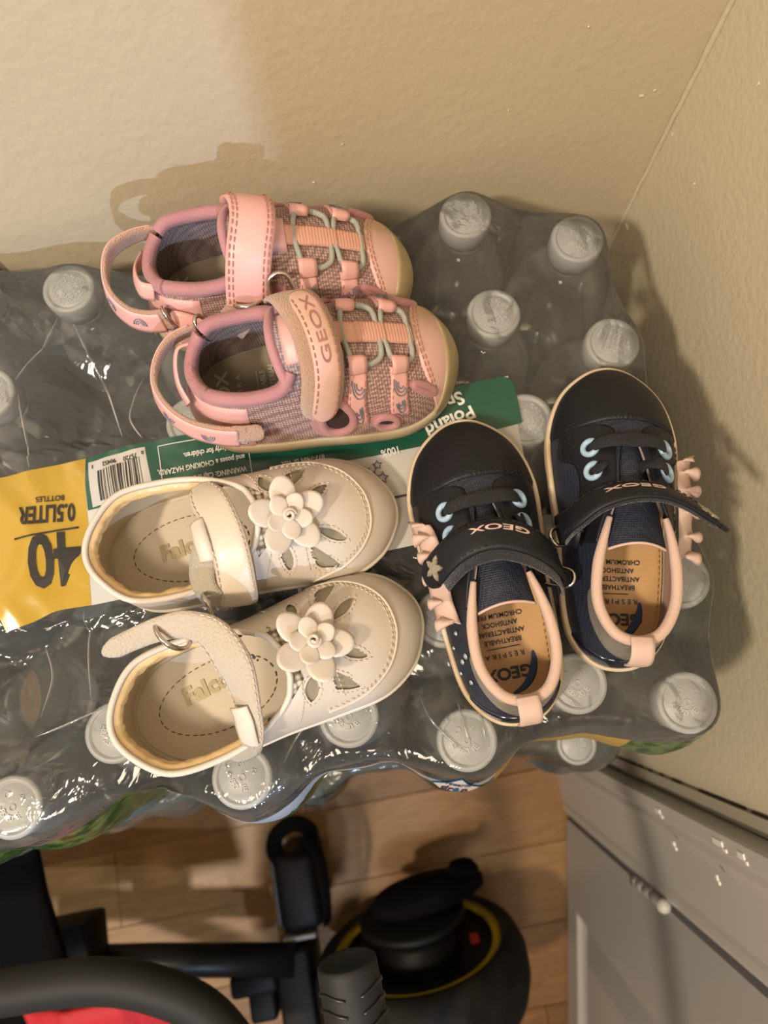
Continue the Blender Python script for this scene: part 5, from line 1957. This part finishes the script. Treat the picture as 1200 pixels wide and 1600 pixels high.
    s.add('insole_rule', box((45, 1 * m, z), (.4, 20, .12)), M_inkp, smooth=False)
    for k, wdn in enumerate(('BREATHABLE', 'ANTIBACTERIAL', 'ANTISHOCK', 'ECO FRIENDLY')):
        s.text(wdn, 49.5 + k * 5.2, 1, z, 4.2, 90, M_inkp, .05, .95)
    s.add('insole_rule', box((67, 1 * m, z), (.4, 20, .12)), M_inkp, smooth=False)
    return s
pink_sandal('pink mesh sandal against the wall with empty heel hoop, upper one of the pink pair', at(-102.5, 211.5), R(-1.0), 1, False).root.scale = (.965, 1.03, 1.10)
pink_sandal('pink mesh sandal with lettered strap, in front of its twin and above the white shoes', at(-88.5, 152.5), R(1.2), -1, True).root.scale = (.965, 1.06, 1.13)
# ------------------------------------------------------------------ things on the floor in front of the packs
M_bplast = mat('black_plastic', (0.0035, 0.0035, 0.004), 0.55, spec=.2, bump=(300, .1, .0004))
M_bmetal = mat('black_painted_tube', (0.004, 0.004, 0.0045), 0.4, spec=.25)
M_foam = mat('black_foam_grip', (0.016, 0.016, 0.0155), 0.6, spec=.3, bump=(700, .25, .0005))
M_bfab = mat('black_fabric', (0.003, 0.003, 0.0035), 0.95, spec=.1, bump=(500, .5, .0008))
M_red = mat('red_fabric', (0.45, 0.012, 0.018), 0.7, bump=(260, .4, .001))
M_greyp = mat('grey_plastic_edge', (0.16, 0.16, 0.16), 0.4)
# stroller
stv = empty('stroller', (-0.34, -0.33, 0.0))
tag(stv, 'black folded stroller with curved foam handle and red seat fabric, on the floor', 'stroller')
def sp_(name, geo, m, parent=None, smooth=True, label=None):
    v, f = geo
    o = link(name, [(p[0] - (-0.34), p[1] + 0.33, p[2]) for p in v], f, m, parent or stv, smooth)
    if label:
        o['label'] = label
    return o
hp = cr([(-0.62, -0.182, 0.56), (-0.45, -0.183, 0.56), (-0.33, -0.185, 0.56), (-0.27, -0.190, 0.56), (-0.225, -0.205, 0.56), (-0.192, -0.230, 0.555), (-0.168, -0.270, 0.55), (-0.15, -0.32, 0.53), (-0.145, -0.40, 0.50)], 70)
sp_('handle', tube(hp, 0.0165, seg=20), M_foam)
sp_('frame_bar', tube([(-0.60, -0.272, 0.15), (-0.38, -0.306, 0.15), (-0.20, -0.338, 0.15)], 0.020, seg=14), M_bmetal)
sp_('frame_bar', tube([(-0.50, -0.30, 0.20), (-0.40, -0.37, 0.26), (-0.32, -0.43, 0.30)], 0.016, seg=12), M_bmetal)
sp_('front_post', box((-0.204, -0.43, 0.11), (0.046, 0.21, 0.09), 0.006), M_bplast)
sp_('frame_joint', box((-0.465, -0.265, 0.19), (0.07, 0.075, 0.06), 0.006), M_bplast)
sp_('lock_lever', box((-0.257, -0.357, 0.14), (0.062, 0.028, 0.03), 0.007), M_bplast)
sp_('lock_lever', box((-0.252, -0.388, 0.12), (0.036, 0.04, 0.04), 0.006), M_bplast)
# wheel pod at the front: a box-shaped fork cover with a strap loop
pod = sp_('fork_cover', box((-0.186, -0.262, 0.085), (0.056, 0.098, 0.12), 0.012), M_bplast)
sp_('fork_plate', box((-0.216, -0.262, 0.085), (0.006, 0.085, 0.10), 0.003), mat('charcoal_plate', (0.05, 0.052, 0.055), .35), pod)
sp_('strap_loop', ribbon(cr([(-0.168, -0.215, 0.13), (-0.160, -0.195, 0.12), (-0.182, -0.182, 0.11), (-0.206, -0.190, 0.115), (-0.212, -0.208, 0.125), (-0.200, -0.222, 0.14)], 24), .022, .003, [(0.2, .5, .8)] * 24), M_bfab, pod)
sp_('strap_loop', ribbon(cr([(-0.165, -0.20, 0.135), (-0.150, -0.225, 0.14), (-0.149, -0.27, 0.14), (-0.156, -0.312, 0.12)], 24), .016, .003, [(.7, 0, .6)] * 24), M_bfab, pod)
sp_('trim_clip', box((-0.192, -0.316, 0.135), (0.044, 0.006, 0.02), 0.001), M_greyp, pod)
# dark seat fabric slung at the left
v, f = [], []
nx, ny = 24, 16
for i in range(nx + 1):
    for j in range(ny + 1):
        a, b = i / nx, j / ny
        x = -0.75 + (0.332 + 0.004 * b + 0.030 * max(0, b - .35) ** 1.0) * a
        y = -0.098 - 0.185 * b
        z = 0.35 - 0.03 * b + .012 * math.sin(a * 6) * math.sin(b * 5)
        v.append((x, y, z))
for i in range(nx):
    for j in range(ny):
        q = i * (ny + 1) + j
        f.append((q, q + ny + 1, q + ny + 2, q + 1))
o = sp_('seat_back', (v, f), M_bfab)
o.modifiers.new('thickness', 'SOLIDIFY').thickness = .012
v, f = [], []
for i in range(31):
    for j in range(13):
        a, b = i / 30, j / 12
        x = -0.395 + 0.135 * a
        y = -0.238 - 0.17 * b
        z = 0.46 - 0.10 * b - .03 * (2 * a - 1) ** 2 + (.004 if i % 10 in (0, 1) else 0)
        v.append((x, y, z))
for i in range(30):
    for j in range(12):
        q = i * 13 + j
        f.append((q, q + 13, q + 14, q + 1))
o = sp_('seat_fabric', (v, f), M_red, label='red seat fabric')
o.modifiers.new('thickness', 'SOLIDIFY').thickness = .006
sp_('rear_wheel', xform(lathe([(.03, -.018), (.058, -.018), (.068, -.010), (.068, .010), (.058, .018), (.03, .018)], 36), Matrix.Translation((-0.62, -0.30, 0.068)) @ Matrix.Rotation(R(90), 4, 'Y')), M_bplast)
sp_('front_wheel', xform(lathe([(.02, -.016), (.048, -.016), (.056, -.009), (.056, .009), (.048, .016), (.02, .016)], 36), Matrix.Translation((-0.205, -0.48, 0.057)) @ Matrix.Rotation(R(90), 4, 'Y')), M_bplast)

# wheel standing on the floor: fat tyre, yellow ring, hub with a lidded collar
M_tyre = mat('black_tyre_rubber', (0.006, 0.006, 0.006), 0.7, spec=.2, bump=(300, .4, .001), var=(40, (0.016, 0.016, 0.015), .2))
M_yring = mat('yellow_ring_paint', (0.38, 0.25, 0.006), 0.5)
wh = empty('wheel', (-0.041, -0.432, 0.1302))
wh.rotation_euler = (R(-80), 0, 0)
tag(wh, 'fat black wheel with yellow ring and hub collar, upright on the wood floor', 'wheel')
def wp_(name, geo, m, parent=None, smooth=True):
    return link(name, geo[0], geo[1], m, parent or wh, smooth)
wp_('tyre', lathe([(.10, .004), (.118, .002), (.131, .012), (.138, .035), (.138, .062), (.131, .082), (.120, .090), (.112, .089), (.109, .082)], 72, cap=False), M_tyre)
wp_('yellow_ring', lathe([(.1095, .0835), (.1095, .0865), (.101, .0845), (.098, .082)], 72, cap=False), M_yring)
wp_('wheel_disc', lathe([(.1005, .003), (.1005, .080), (.06, .072), (.045, .074), (.001, .074)], 60), M_bplast)
hub = wp_('hub', lathe([(.001, .07), (.058, .07), (.05, .086), (.044, .096), (.046, .104), (.062, .113), (.069, .118), (.069, .124), (.064, .127), (.001, .128)], 60), M_bplast)
v, f = lathe([(.001, 0), (.050, 0), (.054, .006), (.054, .02), (.048, .028), (.02, .033), (.001, .034)], 48)
hub_lid = wp_('hub_lid', ([(x * 1.2 + .022 * max(0, x / .054) ** 2 + .014, y * .72 + .012 + .16 * x, (z * .8 + .128 + .05 * x)) for x, y, z in v], f), M_bfab, hub)
v, f = lathe([(.001, 0), (.020, 0), (.022, .005), (.022, .018), (.016, .026), (.001, .028)], 24)
wp_('lid_knob', ([(x + .076, y + .028, z + .136) for x, y, z in v], f), M_bfab, hub_lid)
wp_('reflector', box((.074, -.002, .0775), (.012, .02, .004), .001), mat('red_reflector', (.55, .01, .02), .3), smooth=False)
for k in range(3):
    a = R(40 + 120 * k)
    wp_('spoke', xform(box((.055, 0, .077), (.06, .022, .008), .002), Matrix.Rotation(a, 4, 'Z')), M_bplast, smooth=False)

# rubber handlebar grip of a scooter, its stem coming from below the frame
sc = empty('kick_scooter', (-0.045, -0.40, 0.0))
tag(sc, 'kick scooter with ribbed black rubber handlebar grip, standing below the shoes', 'scooter')
M_rub = mat('black_rubber_grip', (0.013, 0.013, 0.013), 0.6, spec=.3, bump=(500, .15, .0004))
g0, g1 = Vector((-0.0490, -0.127, 0.798)), Vector((-0.0475, -0.242, 0.795))
T = (g1 - g0).normalized()
q = T.to_track_quat('Z', 'X')
M_g = Matrix.Translation(g0) @ q.to_matrix().to_4x4()
def sg_(name, geo, m, parent=None, smooth=True):
    return link(name, [(p[0] + 0.045, p[1] + 0.40, p[2]) for p in geo[0]], geo[1], m, parent or sc, smooth)
gp = [(0.001, .0035), (.0080, .0035), (.0108, .0022), (.0120, .0006), (.0132, 0), (.0140, .0008), (.0142, .003), (.0160, .12)]
grip = sg_('grip', xform(lathe(gp, 48), M_g), M_rub)
rbm = MB()
vl = q.inverted() @ (Vector((0, 0, 1.168)) - (g0 + T * .03))
base_a = math.degrees(math.atan2(vl.y, vl.x))
for k in range(16):
    z = .0115 + k * .0068
    for c0 in (-56, 56):
        P = []
        for i in range(13):
            a = R(base_a + c0 - 42 + 84 * i / 12)
            u_ = abs(i - 6) / 6
            rr_ = .0143 + .0018 * z / .12
            P.append((rr_ * math.cos(a), rr_ * math.sin(a), z - .0022 * (1 - u_) * (1)))
        rbm.add(*xform(tube(P, [.0007 + .0003 * math.sin(math.pi * i / 12) for i in range(13)], seg=6), M_g))
sg_('grip_ribs', (rbm.v, rbm.f), mat('worn_rubber_rib', (0.012, 0.012, 0.012), .3), grip)
sg_('handlebar', tube([g0 + T * .115, g0 + T * .22, Vector((-0.046, -0.66, 0.79)), Vector((-0.046, -1.05, 0.79))], .011, seg=14), M_bmetal)
sg_('stem', tube([Vector((-0.046, -0.70, 0.80)), Vector((-0.046, -0.70, 0.10))], .017, seg=16), M_bmetal)
sg_('deck', box((-0.046, -0.92, 0.085), (.11, .46, .03), .008), M_bplast)
sg_('scooter_wheel', xform(lathe([(.02, -.014), (.044, -.014), (.05, -.008), (.05, .008), (.044, .014), (.02, .014)], 32), Matrix.Translation((-0.046, -1.16, 0.05)) @ Matrix.Rotation(R(90), 4, 'Y')), M_bplast)
sg_('scooter_wheel', xform(lathe([(.02, -.014), (.044, -.014), (.05, -.008), (.05, .008), (.044, .014), (.02, .014)], 32), Matrix.Translation((-0.046, -0.70, 0.05)) @ Matrix.Rotation(R(90), 4, 'Y')), M_bplast)
